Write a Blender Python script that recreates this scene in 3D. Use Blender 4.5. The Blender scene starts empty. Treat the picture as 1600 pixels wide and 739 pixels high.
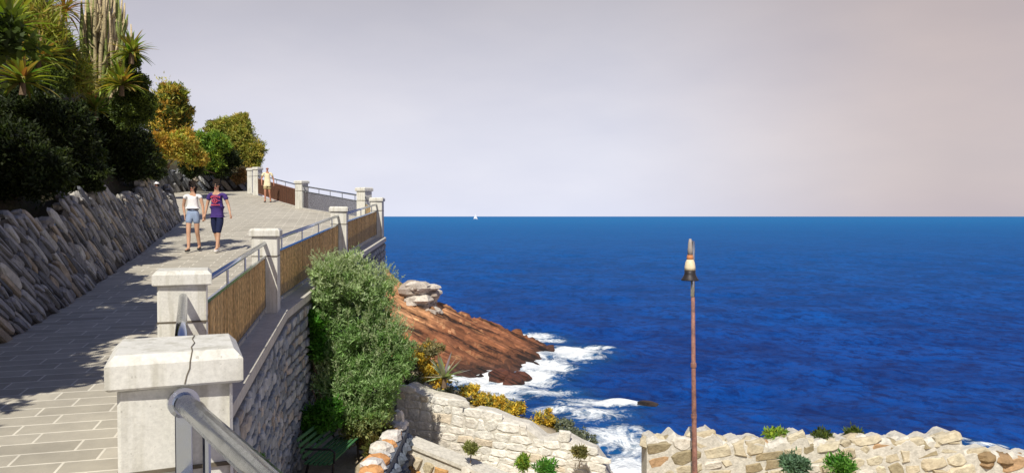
import bpy, math, random
import numpy as np
from mathutils import Vector, Matrix
from mathutils.bvhtree import BVHTree
from mathutils import noise as mnoise
R = math.radians
rng = random.Random(7); NR = np.random.default_rng(7)
sc = bpy.context.scene
col = sc.collection

# ------------------------------------------------------------------ camera
PITCH = math.atan(31.5/1200)
cam = bpy.data.cameras.new('camera'); co = bpy.data.objects.new('camera', cam); col.objects.link(co)
cam.sensor_width = 36; cam.lens = 27; cam.clip_start = .05; cam.clip_end = 60000
co.location = (0, 0, 0); co.rotation_euler = (R(90) - PITCH, 0, 0)
sc.camera = co
# ------------------------------------------------------------------ light
SUN_TRAVEL = Vector((.20, .98, 0)).normalized(); SUN_EL = R(49)
d_ = Vector((SUN_TRAVEL.x*math.cos(SUN_EL), SUN_TRAVEL.y*math.cos(SUN_EL), -math.sin(SUN_EL)))
sl = bpy.data.lights.new('sun', 'SUN'); sl.energy = 5.0; sl.angle = R(.5); sl.color = (1, .94, .82)
so = bpy.data.objects.new('sun', sl); col.objects.link(so); so.rotation_euler = d_.to_track_quat('-Z', 'Y').to_euler()
w = bpy.data.worlds.new('World'); sc.world = w; w.use_nodes = True
wn = w.node_tree; wn.nodes.clear()
def N(t, k, **kw):
    n = t.nodes.new(k)
    for a, b in kw.items():
        if hasattr(n, a): setattr(n, a, b)
        else: n.inputs[a].default_value = b
    return n
def math_(t, op, a, b=None, clamp=False):
    n = t.nodes.new('ShaderNodeMath'); n.operation = op; n.use_clamp = clamp
    for i, v in enumerate((a, b)):
        if v is None: continue
        if isinstance(v, (int, float)): n.inputs[i].default_value = v
        else: t.links.new(v, n.inputs[i])
    return n.outputs[0]
def mix_(t, f, a, b, bt='MIX'):
    n = t.nodes.new('ShaderNodeMix'); n.data_type = 'RGBA'; n.blend_type = bt
    for s, v in ((n.inputs[0], f), (n.inputs[6], a), (n.inputs[7], b)):
        if isinstance(v, (int, float)): s.default_value = v
        elif isinstance(v, tuple): s.default_value = v if len(v) == 4 else (*v, 1)
        else: t.links.new(v, s)
    return n.outputs[2]
def ramp_(t, f, stops):
    n = t.nodes.new('ShaderNodeValToRGB')
    while len(n.color_ramp.elements) < len(stops): n.color_ramp.elements.new(.5)
    for e, (p, c) in zip(n.color_ramp.elements, stops):
        e.position = p; e.color = c if len(c) == 4 else (*c, 1)
    t.links.new(f, n.inputs[0]); return n.outputs[0]
sky = N(wn, 'ShaderNodeTexSky', sky_type='NISHITA'); sky.sun_disc = False
sky.sun_elevation = SUN_EL; sky.sun_rotation = math.atan2(-SUN_TRAVEL.x, -SUN_TRAVEL.y)
sky.air_density = 1.0; sky.dust_density = 1.5
tc = N(wn, 'ShaderNodeTexCoord'); sx = N(wn, 'ShaderNodeSeparateXYZ'); wn.links.new(tc.outputs['Generated'], sx.inputs[0])
# thin high cloud: pale lavender towards the horizon, greyer overhead, rosy brown away to the right (a screen's colour tint)
el = ramp_(wn, sx.outputs['Z'], [(0.0, (14.2, 14.8, 17.4)), (.05, (13.8, 14.0, 16.2)), (.15, (12.4, 12.2, 13.6)), (.27, (9.6, 9.2, 9.9)), (.42, (2.6, 3.2, 6.0)), (1, (1.2, 2.0, 5.0))])
br = ramp_(wn, sx.outputs['Z'], [(0.0, (10.2, 9.0, 9.6)), (.1, (10.8, 9.1, 8.9)), (.28, (9.2, 7.7, 7.3)), (.42, (2.6, 3.0, 5.4)), (1, (1.2, 2.0, 5.0))])
mr = N(wn, 'ShaderNodeMapRange'); mr.inputs['From Min'].default_value = .08; mr.inputs['From Max'].default_value = .52
mr.interpolation_type = 'SMOOTHSTEP'; wn.links.new(sx.outputs['X'], mr.inputs['Value'])
cl = mix_(wn, mr.outputs[0], el, br)
mr2 = N(wn, 'ShaderNodeMapRange'); mr2.inputs['From Min'].default_value = -.3; mr2.inputs['From Max'].default_value = -.6
mr2.interpolation_type = 'SMOOTHSTEP'; wn.links.new(sx.outputs['X'], mr2.inputs['Value'])
cl = mix_(wn, math_(wn, 'MULTIPLY', mr2.outputs[0], .5), cl, (6.0, 5.9, 7.8))
mp = N(wn, 'ShaderNodeMapping'); mp.inputs['Scale'].default_value = (1.6, 1.6, 4.5); mp.inputs['Rotation'].default_value = (0, .5, 0)
wn.links.new(tc.outputs['Generated'], mp.inputs[0])
nz = N(wn, 'ShaderNodeTexNoise'); nz.inputs['Scale'].default_value = 2.2; nz.inputs['Detail'].default_value = 6; wn.links.new(mp.outputs[0], nz.inputs['Vector'])
cf = ramp_(wn, nz.outputs['Fac'], [(.3, (.93, .93, .96)), (.7, (1.08, 1.06, 1.04))])
cl = mix_(wn, 1.0, cl, cf, 'MULTIPLY')
skc = mix_(wn, .80, sky.outputs[0], cl)
bg = N(wn, 'ShaderNodeBackground'); bg.inputs['Strength'].default_value = .065
wn.links.new(skc, bg.inputs[0]); wo = N(wn, 'ShaderNodeOutputWorld'); wn.links.new(bg.outputs[0], wo.inputs[0])
sc.view_settings.view_transform = 'Standard'; sc.view_settings.look = 'None'
sc.view_settings.exposure = 0.0; sc.view_settings.gamma = 1; sc.view_settings.use_curve_mapping = False
sc.render.engine = 'CYCLES'; sc.cycles.max_bounces = 6; sc.cycles.diffuse_bounces = 3; sc.cycles.glossy_bounces = 3
sc.cycles.transmission_bounces = 3; sc.cycles.transparent_max_bounces = 4

# ------------------------------------------------------------------ helpers
def ray(px, py):
    v = Vector(((px-800)/1200, 1, -(py-369.5)/1200))
    return Matrix.Rotation(-PITCH, 3, 'X') @ v
def P(px, py, Y):
    v = ray(px, py); return v*(Y/v.y)
def tag(o, label=None, cat=None, group=None, kind=None):
    if label: o['label'] = label
    if cat: o['category'] = cat
    if group: o['group'] = group
    if kind: o['kind'] = kind
    return o
WL = {}
def empty(name, loc, label=None, cat=None, group=None):
    o = bpy.data.objects.new(name, None); col.objects.link(o); o.location = loc; o.empty_display_size = .1
    WL[o.name] = Vector(loc); return tag(o, label, cat, group)
def finish(name, V, F, T, mat, parent=None, origin=None, smooth=False):
    V = np.asarray(V, dtype=float).reshape(-1, 3)
    if parent is not None:
        off = WL[parent.name]
    else:
        off = Vector(origin) if origin is not None else Vector(((V[:, 0].min()+V[:, 0].max())/2, (V[:, 1].min()+V[:, 1].max())/2, V[:, 2].min()))
    V = V - np.array(off)
    me = bpy.data.meshes.new(name)
    if isinstance(F, np.ndarray):
        n = len(F); k = F.shape[1]
        me.vertices.add(len(V)); me.vertices.foreach_set('co', V.ravel())
        me.loops.add(n*k); me.loops.foreach_set('vertex_index', F.ravel().astype(np.int32))
        me.polygons.add(n); me.polygons.foreach_set('loop_start', np.arange(0, n*k, k, dtype=np.int32))
        me.update(calc_edges=True)
    else:
        me.from_pydata(V.tolist(), [], F); me.update()
    if T is not None and len(T):
        a = me.attributes.new('tint', 'FLOAT_COLOR', 'FACE')
        T = np.asarray(T, dtype=float)
        if T.shape[1] == 3: T = np.hstack([T, np.ones((len(T), 1))])
        a.data.foreach_set('color', T.ravel())
    if smooth: me.polygons.foreach_set('use_smooth', [True]*len(me.polygons))
    me.materials.append(mat)
    o = bpy.data.objects.new(name, me); col.objects.link(o)
    if parent is not None: o.parent = parent; WL[o.name] = off.copy()
    else: o.location = off; WL[o.name] = off.copy()
    return o
# children of children: parts sit at the parent's origin, so the offset stays the thing's base
class MB:
    def __init__(s): s.V = []; s.F = []; s.T = []
    def add(s, vs, fs, t=(1, 1, 1)):
        b = len(s.V); s.V += [tuple(v) for v in vs]; s.F += [[b+i for i in f] for f in fs]; s.T += [t]*len(fs)
    def box(s, c, size, rz=0, t=(1, 1, 1), bev=0, M=None):
        hx, hy, hz = size[0]/2, size[1]/2, size[2]/2; c = Vector(c)
        if M is None: M = Matrix.Rotation(rz, 3, 'Z')
        if bev <= 0:
            vs = [c + M @ Vector((x, y, z)) for z in (-hz, hz) for x, y in ((-hx, -hy), (hx, -hy), (hx, hy), (-hx, hy))]
            s.add(vs, [(0, 3, 2, 1), (4, 5, 6, 7), (0, 1, 5, 4), (1, 2, 6, 5), (2, 3, 7, 6), (3, 0, 4, 7)], t); return
        b = bev; vs = []; rings = [(-hz, b), (-hz+b, 0), (hz-b, 0), (hz, b)]
        for z, i in rings:
            for x, y in ((-hx, -hy), (hx, -hy), (hx, hy), (-hx, hy)):
                sx_, sy_ = math.copysign(1, x), math.copysign(1, y)
                j = b if i == 0 else b
                if i == 0:
                    a1 = (x - sx_*b, y) if sx_*sy_ > 0 else (x, y - sy_*b)
                    a2 = (x, y - sy_*b) if sx_*sy_ > 0 else (x - sx_*b, y)
                else:
                    a1 = a2 = (x - sx_*b, y - sy_*b)
                # keep counter clockwise order
                pts = [a1, a2]
                if (x, y) in ((-hx, -hy), (hx, hy)): pts = [a2, a1]
                for q in pts: vs.append(c + M @ Vector((q[0], q[1], z)))
        fs = [tuple(reversed(range(8)))]
        for r in range(3):
            for k in range(8): fs.append((r*8+k, r*8+(k+1) % 8, (r+1)*8+(k+1) % 8, (r+1)*8+k))
        fs.append(tuple(range(24, 32))); s.add(vs, fs, t)
    def tube(s, pts, r, n=10, t=(1, 1, 1), cap=True):
        pts = [Vector(p) for p in pts]; rr = r if isinstance(r, (list, tuple)) else [r]*len(pts)
        vs = []; up = Vector((0, 0, 1))
        prev = None
        for i, p in enumerate(pts):
            d = (pts[min(i+1, len(pts)-1)] - pts[max(i-1, 0)]).normalized()
            if prev is None:
                a = d.cross(up if abs(d.z) < .95 else Vector((1, 0, 0))).normalized()
            else:
                a = (prev - d*prev.dot(d)).normalized()
            prev = a; b = d.cross(a)
            for k in range(n):
                th = 2*math.pi*k/n; vs.append(p + (a*math.cos(th) + b*math.sin(th))*rr[i])
        fs = [(i*n+k, i*n+(k+1) % n, (i+1)*n+(k+1) % n, (i+1)*n+k) for i in range(len(pts)-1) for k in range(n)]
        if cap: fs += [tuple(reversed(range(n))), tuple(range((len(pts)-1)*n, len(pts)*n))]
        s.add(vs, fs, t)
    def lathe(s, c, prof, n=20, t=(1, 1, 1)):
        c = Vector(c); vs = [c + Vector((r*math.cos(2*math.pi*k/n), r*math.sin(2*math.pi*k/n), z)) for r, z in prof for k in range(n)]
        fs = [(i*n+k, i*n+(k+1) % n, (i+1)*n+(k+1) % n, (i+1)*n+k) for i in range(len(prof)-1) for k in range(n)]
        fs += [tuple(reversed(range(n))), tuple(range((len(prof)-1)*n, len(prof)*n))]
        s.add(vs, fs, t)
    def build(s, name, mat, parent=None, origin=None, smooth=False):
        return finish(name, s.V, s.F, s.T, mat, parent, origin, smooth)

# ------------------------------------------------------------------ materials
def base_mat(name):
    m = bpy.data.materials.new(name); m.use_nodes = True; t = m.node_tree
    return m, t, t.nodes['Principled BSDF']
def tinted(name, rough=.85, var=.25, nscale=9, bump=.4, bscale=30, c2=(.5, .5, .5), c2f=.0, spec=.3, metal=0, base=None, trans=0, big=1.3):
    """albedo = tint attribute (or base) x procedural mottling, with blotches of c2 and a noise bump"""
    m, t, b = base_mat(name)
    g = N(t, 'ShaderNodeNewGeometry')
    n1 = N(t, 'ShaderNodeTexNoise'); n1.inputs['Scale'].default_value = nscale; n1.inputs['Detail'].default_value = 6; n1.inputs['Roughness'].default_value = .65
    t.links.new(g.outputs['Position'], n1.inputs['Vector'])
    if base is None:
        a = N(t, 'ShaderNodeAttribute'); a.attribute_name = 'tint'; c = a.outputs['Color']
    else:
        c = base
    f = ramp_(t, n1.outputs['Fac'], [(.3, (1-var,)*3), (.7, (1+var,)*3)])
    c = mix_(t, 1.0, c, f, 'MULTIPLY')
    if c2f > 0:
        n2 = N(t, 'ShaderNodeTexNoise'); n2.inputs['Scale'].default_value = big; n2.inputs['Detail'].default_value = 8; n2.inputs['Roughness'].default_value = .7
        t.links.new(g.outputs['Position'], n2.inputs['Vector'])
        k = ramp_(t, n2.outputs['Fac'], [(.48, (0, 0, 0)), (.68, (c2f,)*3)])
        c = mix_(t, k, c, c2)
    t.links.new(c, b.inputs['Base Color'])
    b.inputs['Roughness'].default_value = rough; b.inputs['Specular IOR Level'].default_value = spec; b.inputs['Metallic'].default_value = metal
    if bump:
        n3 = N(t, 'ShaderNodeTexNoise'); n3.inputs['Scale'].default_value = bscale; n3.inputs['Detail'].default_value = 8
        t.links.new(g.outputs['Position'], n3.inputs['Vector'])
        bp = N(t, 'ShaderNodeBump'); bp.inputs['Strength'].default_value = bump; bp.inputs['Distance'].default_value = .6/bscale
        t.links.new(n3.outputs['Fac'], bp.inputs['Height']); t.links.new(bp.outputs[0], b.inputs['Normal'])
    return m
def leafmat(name, trans=.35, rough=.55):
    m, t, b = base_mat(name)
    a = N(t, 'ShaderNodeAttribute'); a.attribute_name = 'tint'
    t.links.new(a.outputs['Color'], b.inputs['Base Color']); b.inputs['Roughness'].default_value = rough; b.inputs['Specular IOR Level'].default_value = .25
    tr = N(t, 'ShaderNodeBsdfTranslucent'); c2 = mix_(t, 1.0, a.outputs['Color'], (1.25, 1.3, .5), 'MULTIPLY'); t.links.new(c2, tr.inputs[0])
    mx = N(t, 'ShaderNodeMixShader'); mx.inputs[0].default_value = trans
    t.links.new(b.outputs[0], mx.inputs[1]); t.links.new(tr.outputs[0], mx.inputs[2])
    t.links.new(mx.outputs[0], t.nodes['Material Output'].inputs[0]); return m
M = {}
M['leaf'] = leafmat('leaf')
M['bark'] = tinted('bark', base=(.16, .11, .07, 1), nscale=14, bump=.6)
M['stone'] = tinted('stone', nscale=7, var=.32, bump=.7, bscale=22, c2=(.10, .085, .06), c2f=.35)
M['palestone'] = tinted('pale stone', nscale=8, var=.28, bump=.8, bscale=18, c2=(.46, .30, .16), c2f=.25)
M['mortar'] = tinted('mortar', base=(.05, .045, .04, 1), nscale=12, bump=.5)
M['palemortar'] = tinted('pale mortar', base=(.58, .55, .48, 1), nscale=12, bump=.6)
M['castone'] = tinted('cast stone', base=(.66, .65, .60, 1), nscale=60, var=.12, bump=.35, bscale=160, c2=(.40, .39, .34), c2f=.5, rough=.9, big=2.6)
m = M['castone']; t = m.node_tree; b = t.nodes['Principled BSDF']; old = b.inputs['Base Color'].links[0].from_socket
g = N(t, 'ShaderNodeNewGeometry'); mp = N(t, 'ShaderNodeMapping'); mp.inputs['Scale'].default_value = (16, 16, 1.1); t.links.new(g.outputs['Position'], mp.inputs[0])
n_ = N(t, 'ShaderNodeTexNoise'); n_.inputs['Scale'].default_value = 1; n_.inputs['Detail'].default_value = 5; t.links.new(mp.outputs[0], n_.inputs['Vector'])
c = mix_(t, 1.0, old, ramp_(t, n_.outputs['Fac'], [(.36, (.80, .79, .75)), (.52, (1, 1, 1))]), 'MULTIPLY')
n_ = N(t, 'ShaderNodeTexNoise'); n_.inputs['Scale'].default_value = 38; n_.inputs['Detail'].default_value = 2; t.links.new(g.outputs['Position'], n_.inputs['Vector'])
c = mix_(t, ramp_(t, n_.outputs['Fac'], [(.70, (0, 0, 0)), (.74, (.4,)*3)]), c, (.22, .21, .16)); t.links.new(c, b.inputs['Base Color'])
M['crack'] = tinted('crack', base=(.13, .11, .08, 1), bump=0)
M['soil'] = tinted('soil', base=(.055, .045, .028, 1), nscale=5, bump=.8, bscale=9, c2=(.05, .07, .02), c2f=.8)
M['dirt'] = tinted('dirt', base=(.42, .35, .24, 1), nscale=5, var=.2, bump=.6, bscale=14, c2=(.22, .18, .09), c2f=.5)
M['ledge'] = tinted('ledge concrete', base=(.50, .48, .43, 1), nscale=10, var=.15, bump=.3, bscale=50, c2=(.32, .3, .25), c2f=.4)
# brushed steel
m, t, b = base_mat('steel'); b.inputs['Base Color'].default_value = (.50, .54, .60, 1); b.inputs['Metallic'].default_value = 1; b.inputs['Roughness'].default_value = .32
g = N(t, 'ShaderNodeNewGeometry'); n1 = N(t, 'ShaderNodeTexNoise'); n1.inputs['Scale'].default_value = 30; t.links.new(g.outputs['Position'], n1.inputs['Vector'])
t.links.new(ramp_(t, n1.outputs['Fac'], [(.3, (.12,)*3), (.7, (.22,)*3)]), b.inputs['Roughness']); M['steel'] = m
# reed screening
m, t, b = base_mat('reed'); a = N(t, 'ShaderNodeAttribute'); a.attribute_name = 'tint'
g = N(t, 'ShaderNodeNewGeometry'); n1 = N(t, 'ShaderNodeTexNoise'); n1.inputs['Scale'].default_value = 18; t.links.new(g.outputs['Position'], n1.inputs['Vector'])
c = mix_(t, 1.0, a.outputs['Color'], ramp_(t, n1.outputs['Fac'], [(.3, (.7,)*3), (.7, (1.25,)*3)]), 'MULTIPLY'); t.links.new(c, b.inputs['Base Color']); b.inputs['Roughness'].default_value = .8
tr = N(t, 'ShaderNodeBsdfTranslucent'); t.links.new(c, tr.inputs[0]); mx = N(t, 'ShaderNodeMixShader'); mx.inputs[0].default_value = .6
t.links.new(b.outputs[0], mx.inputs[1]); t.links.new(tr.outputs[0], mx.inputs[2]); t.links.new(mx.outputs[0], t.nodes['Material Output'].inputs[0]); M['reed'] = m
# paving: long slabs in courses across the path, pale joints
m, t, b = base_mat('paving'); g = N(t, 'ShaderNodeNewGeometry'); mp = N(t, 'ShaderNodeMapping'); mp.inputs['Rotation'].default_value = (0, 0, R(-12.6))
t.links.new(g.outputs['Position'], mp.inputs[0])
bk = N(t, 'ShaderNodeTexBrick'); bk.inputs['Scale'].default_value = 1; bk.inputs['Brick Width'].default_value = .62; bk.inputs['Row Height'].default_value = .24
bk.inputs['Mortar Size'].default_value = .012; bk.inputs['Mortar Smooth'].default_value = .3; bk.offset = .37
bk.inputs['Color1'].default_value = (.36, .335, .28, 1); bk.inputs['Color2'].default_value = (.46, .43, .365, 1); bk.inputs['Mortar'].default_value = (.66, .63, .55, 1)
t.links.new(mp.outputs[0], bk.inputs['Vector'])
n1 = N(t, 'ShaderNodeTexNoise'); n1.inputs['Scale'].default_value = 2.2; n1.inputs['Detail'].default_value = 8; n1.inputs['Roughness'].default_value = .7; t.links.new(g.outputs['Position'], n1.inputs['Vector'])
c = mix_(t, 1.0, bk.outputs['Color'], ramp_(t, n1.outputs['Fac'], [(.3, (.82, .81, .8)), (.7, (1.14, 1.13, 1.1))]), 'MULTIPLY')
t.links.new(c, b.inputs['Base Color']); b.inputs['Roughness'].default_value = .8
n2 = N(t, 'ShaderNodeTexNoise'); n2.inputs['Scale'].default_value = 60; t.links.new(g.outputs['Position'], n2.inputs['Vector'])
h = math_(t, 'ADD', math_(t, 'MULTIPLY', bk.outputs['Fac'], -.6), math_(t, 'MULTIPLY', n2.outputs['Fac'], .4))
bp = N(t, 'ShaderNodeBump'); bp.inputs['Distance'].default_value = .006; bp.inputs['Strength'].default_value = .6; t.links.new(h, bp.inputs['Height']); t.links.new(bp.outputs[0], b.inputs['Normal']); M['paving'] = m
# sea
m, t, b = base_mat('sea'); a = N(t, 'ShaderNodeAttribute'); a.attribute_name = 'foam'
g = N(t, 'ShaderNodeNewGeometry')
mp = N(t, 'ShaderNodeMapping'); mp.inputs['Scale'].default_value = (1, .8, 1); mp.inputs['Rotation'].default_value = (0, 0, R(25)); t.links.new(g.outputs['Position'], mp.inputs[0])
def tn(scale, detail, rough=.6, dist=0, vec=mp.outputs[0]):
    n = N(t, 'ShaderNodeTexNoise'); n.inputs['Scale'].default_value = scale; n.inputs['Detail'].default_value = detail; n.inputs['Roughness'].default_value = rough; n.inputs['Distortion'].default_value = dist
    t.links.new(vec, n.inputs['Vector']); return n.outputs['Fac']
f1 = tn(.35, 8, .72, 1.2); f2 = tn(1.9, 10, .82, .8)
vein = math_(t, 'ABSOLUTE', math_(t, 'SUBTRACT', tn(.42, 5, .6, 1.8), .5))
vein = math_(t, 'SUBTRACT', 1.0, math_(t, 'MULTIPLY', vein, 9), True)
fa = math_(t, 'ADD', math_(t, 'MULTIPLY', f1, .8), math_(t, 'MULTIPLY', f2, 1.1))
fa = math_(t, 'ADD', fa, math_(t, 'MULTIPLY', vein, .24))
fm = math_(t, 'SUBTRACT', math_(t, 'ADD', math_(t, 'MULTIPLY', a.outputs['Fac'], 1.05), fa), 1.53)
fm = math_(t, 'MULTIPLY', fm, 2.6, True)
big = tn(.012, 4); mid = tn(.16, 5)
deep = ramp_(t, big, [(.35, (.0015, .055, .29)), (.65, (.003, .082, .37))])
deep = mix_(t, ramp_(t, mid, [(.42, (0, 0, 0)), (.62, (.6,)*3)]), deep, (.001, .02, .13))
deep = mix_(t, ramp_(t, tn(.95, 8, .72, .5), [(.45, (0, 0, 0)), (.62, (.85,)*3)]), deep, (.001, .016, .11))  # dark ripple shading put into the water colour, coarse and fine
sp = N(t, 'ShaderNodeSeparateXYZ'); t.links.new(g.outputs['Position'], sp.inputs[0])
sky_sheen = N(t, 'ShaderNodeMapRange'); sky_sheen.inputs['From Min'].default_value = 4.2; sky_sheen.inputs['From Max'].default_value = 7.5; t.links.new(math_(t, 'LOGARITHM', sp.outputs['Y'], 2.71828), sky_sheen.inputs['Value'])
deep = mix_(t, math_(t, 'MULTIPLY', sky_sheen.outputs[0], 1.0), deep, (.006, .13, .35))  # sky reflection painted into the colour, more teal with distance
turq = mix_(t, math_(t, 'MULTIPLY', a.outputs['Fac'], .75, True), deep, (.012, .125, .21))
c = mix_(t, fm, turq, (.78, .82, .84))
df = N(t, 'ShaderNodeBsdfDiffuse'); t.links.new(c, df.inputs[0]); gl = N(t, 'ShaderNodeBsdfGlossy'); gl.inputs['Roughness'].default_value = .22
bp = N(t, 'ShaderNodeBump'); bp.inputs['Distance'].default_value = .5; bp.inputs['Strength'].default_value = .9
hh = math_(t, 'ADD', math_(t, 'MULTIPLY', tn(1.1, 6, .6), 1.0), math_(t, 'MULTIPLY', tn(.35, 4, .6), 1.8))
t.links.new(hh, bp.inputs['Height'])
fr = N(t, 'ShaderNodeFresnel'); fr.inputs['IOR'].default_value = 1.25; t.links.new(bp.outputs[0], fr.inputs['Normal'])
for q_ in (df, gl): t.links.new(bp.outputs[0], q_.inputs['Normal'])
fr_ = math_(t, 'MULTIPLY', math_(t, 'MINIMUM', math_(t, 'MULTIPLY', fr.outputs[0], .4), .075), math_(t, 'SUBTRACT', 1.0, fm))
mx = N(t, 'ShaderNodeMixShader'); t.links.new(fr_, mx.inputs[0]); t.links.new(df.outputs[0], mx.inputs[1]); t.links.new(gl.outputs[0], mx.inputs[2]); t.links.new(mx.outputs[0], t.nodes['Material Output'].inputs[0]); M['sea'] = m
# rocks: layered, rust brown with pale bleached beds
m, t, b = base_mat('shore rock'); g = N(t, 'ShaderNodeNewGeometry'); a = N(t, 'ShaderNodeAttribute'); a.attribute_name = 'tint'
def dot_(v_, k_):
    n = N(t, 'ShaderNodeVectorMath', operation='DOT_PRODUCT'); t.links.new(g.outputs['Position'], n.inputs[0]); n.inputs[1].default_value = v_; return math_(t, 'MULTIPLY', n.outputs['Value'], k_)
mp = N(t, 'ShaderNodeCombineXYZ'); t.links.new(dot_((.9, 0, -.43), .16), mp.inputs[0]); t.links.new(dot_((0, 1, 0), .12), mp.inputs[1]); t.links.new(dot_((.41, .18, .88), 1.7), mp.inputs[2])
n1 = N(t, 'ShaderNodeTexNoise'); n1.inputs['Scale'].default_value = 1.6; n1.inputs['Detail'].default_value = 8; n1.inputs['Roughness'].default_value = .7; t.links.new(mp.outputs[0], n1.inputs['Vector'])
c = mix_(t, 1.0, a.outputs['Color'], ramp_(t, n1.outputs['Fac'], [(.40, (.10, .08, .07)), (.46, (.75, .66, .58)), (.56, (1.1, 1.0, .95)), (.64, (1.8, 1.75, 1.7))]), 'MULTIPLY')
n2 = N(t, 'ShaderNodeTexNoise'); n2.inputs['Scale'].default_value = 1.1; n2.inputs['Detail'].default_value = 8; t.links.new(g.outputs['Position'], n2.inputs['Vector'])
c = mix_(t, 1.0, c, ramp_(t, n2.outputs['Fac'], [(.3, (.6, .55, .5)), (.7, (1.35, 1.3, 1.25))]), 'MULTIPLY')
t.links.new(c, b.inputs['Base Color']); b.inputs['Roughness'].default_value = .75
bp = N(t, 'ShaderNodeBump'); bp.inputs['Distance'].default_value = .5; bp.inputs['Strength'].default_value = 1; t.links.new(n1.outputs['Fac'], bp.inputs['Height']); t.links.new(bp.outputs[0], b.inputs['Normal']); M['rock'] = m
def plain(name, c, rough=.7, metal=0, var=.12, ns=25, bump=.15):
    return tinted(name, base=(*c, 1), rough=rough, metal=metal, var=var, nscale=ns, bump=bump, bscale=60)
M['skin'] = plain('skin', (.56, .33, .22), .55, var=.06); M['tan'] = plain('tanned skin', (.47, .22, .14), .55, var=.06)
M['hair'] = plain('dark hair', (.014, .008, .006), .85, bump=0); M['white'] = plain('white cotton', (.78, .77, .78), .85); M['denim'] = plain('pale denim', (.28, .36, .52), .9)
M['purple'] = plain('purple cotton', (.06, .032, .18), .9); M['navy'] = plain('navy cotton', (.012, .018, .06), .9); M['print'] = plain('red print', (.62, .09, .12), .8)
M['cream'] = plain('cream cotton', (.76, .68, .46), .9); M['khaki'] = plain('khaki cotton', (.42, .34, .18), .9); M['pink'] = plain('pink cotton', (.62, .30, .30), .9)
M['black'] = plain('black plastic', (.02, .02, .025), .35); M['belt'] = plain('dark belt', (.03, .03, .06), .6)
M['benchgreen'] = plain('green paint', (.06, .17, .07), .5, var=.3); M['iron'] = plain('dark iron', (.035, .03, .032), .5, .3, var=.3)
M['rust'] = tinted('peeling rusty paint', base=(.30, .15, .115, 1), nscale=14, var=.35, bump=.4, c2=(.06, .04, .05), c2f=.8, big=5, rough=.6)
M['lampglass'] = plain('cream lamp housing', (.72, .62, .42), .35); M['orange'] = plain('orange rust', (.5, .2, .08), .7); M['sail'] = plain('sail', (.8, .8, .8), .8)

# ------------------------------------------------------------------ sea
SEA = -11.0
def foam_mask(X, Y):
    f = np.zeros_like(X)
    def blob(px, py, rx, ry, s, rot=0):
        v = ray(px, py); k = SEA/v.z; cx, cy = v.x*k, v.y*k
        dx, dy = X-cx, Y-cy; c, s_ = math.cos(rot), math.sin(rot)
        u = (dx*c+dy*s_)/rx; q = (-dx*s_+dy*c)/ry
        f[:] = np.maximum(f, s*np.exp(-(u*u+q*q)))
    for a in ((815, 524, 3.2, 2.6, 1.15), (850, 532, 2.4, 2.2, .9), (890, 553, 2.8, 3.4, 1.2), (845, 575, 2.6, 3, 1.15), (820, 592, 2.6, 2.4, 1.0), (740, 590, 2.6, 2.6, 1.25), (700, 588, 2, 2.2, 1.2), (780, 604, 2.4, 2, 1.2),
              (770, 618, 2.5, 2, .95), (850, 612, 2.6, 1.8, .8), (905, 628, 2.0, 1.6, .74), (960, 630, 2.0, 1.0, 1.1), (1000, 633, 1.0, .8, 1.0), (925, 545, 1.2, 1.2, .8), (948, 547, .8, .7, .95),
              (985, 735, 1.6, 2.8, 1.05), (990, 700, 1.3, 2.2, .85), (960, 690, 2.0, 2.5, .85), (930, 650, 2.2, 2.4, .75), (870, 640, 2.0, 1.4, .72),
              (1500, 690, .8, .4, .7), (1545, 698, 1.2, .5, .8), (1290, 700, .1, .1, .1), (830, 560, 4, 3.4, .8)):
        blob(*a)
    return f
nr, na = 620, 760
rr = 14*np.exp(np.linspace(0, math.log(260/14), nr-40)); rr = np.concatenate([rr, np.geomspace(270, 40000, 40)])
th = np.linspace(R(-62), R(62), na)
RR, TH = np.meshgrid(rr, th, indexing='ij'); SX, SY = RR*np.sin(TH), RR*np.cos(TH)
Z = np.zeros_like(SX)
for i in range(46):
    wl = .8*(1.075**i); k = 2*math.pi/wl; a = R(200) + NR.normal(0, .55); ph = NR.uniform(0, 6.28); A = .0042*wl**.85
    fade = np.clip(1.2 - RR/(wl*95), 0, 1)
    s = np.sin((SX*math.cos(a+1.2)+SY*math.sin(a+1.2))*k + ph); Z += A*fade*(s + .35*(s*s-.5))
fm = foam_mask(SX, SY); Z += .25*fm*np.sin(SX*1.7+SY*.9)*.5 + .12*fm
V = np.stack([SX, SY, Z+SEA], -1).reshape(-1, 3)
ii, jj = np.meshgrid(np.arange(nr-1), np.arange(na-1), indexing='ij'); q = (ii*na+jj).ravel()
F = np.stack([q, q+1, q+na+1, q+na], -1)[:, ::-1].copy()
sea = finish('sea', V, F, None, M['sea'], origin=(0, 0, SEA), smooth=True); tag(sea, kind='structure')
at = sea.data.attributes.new('foam', 'FLOAT', 'POINT'); at.data.foreach_set('value', fm.ravel())

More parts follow.
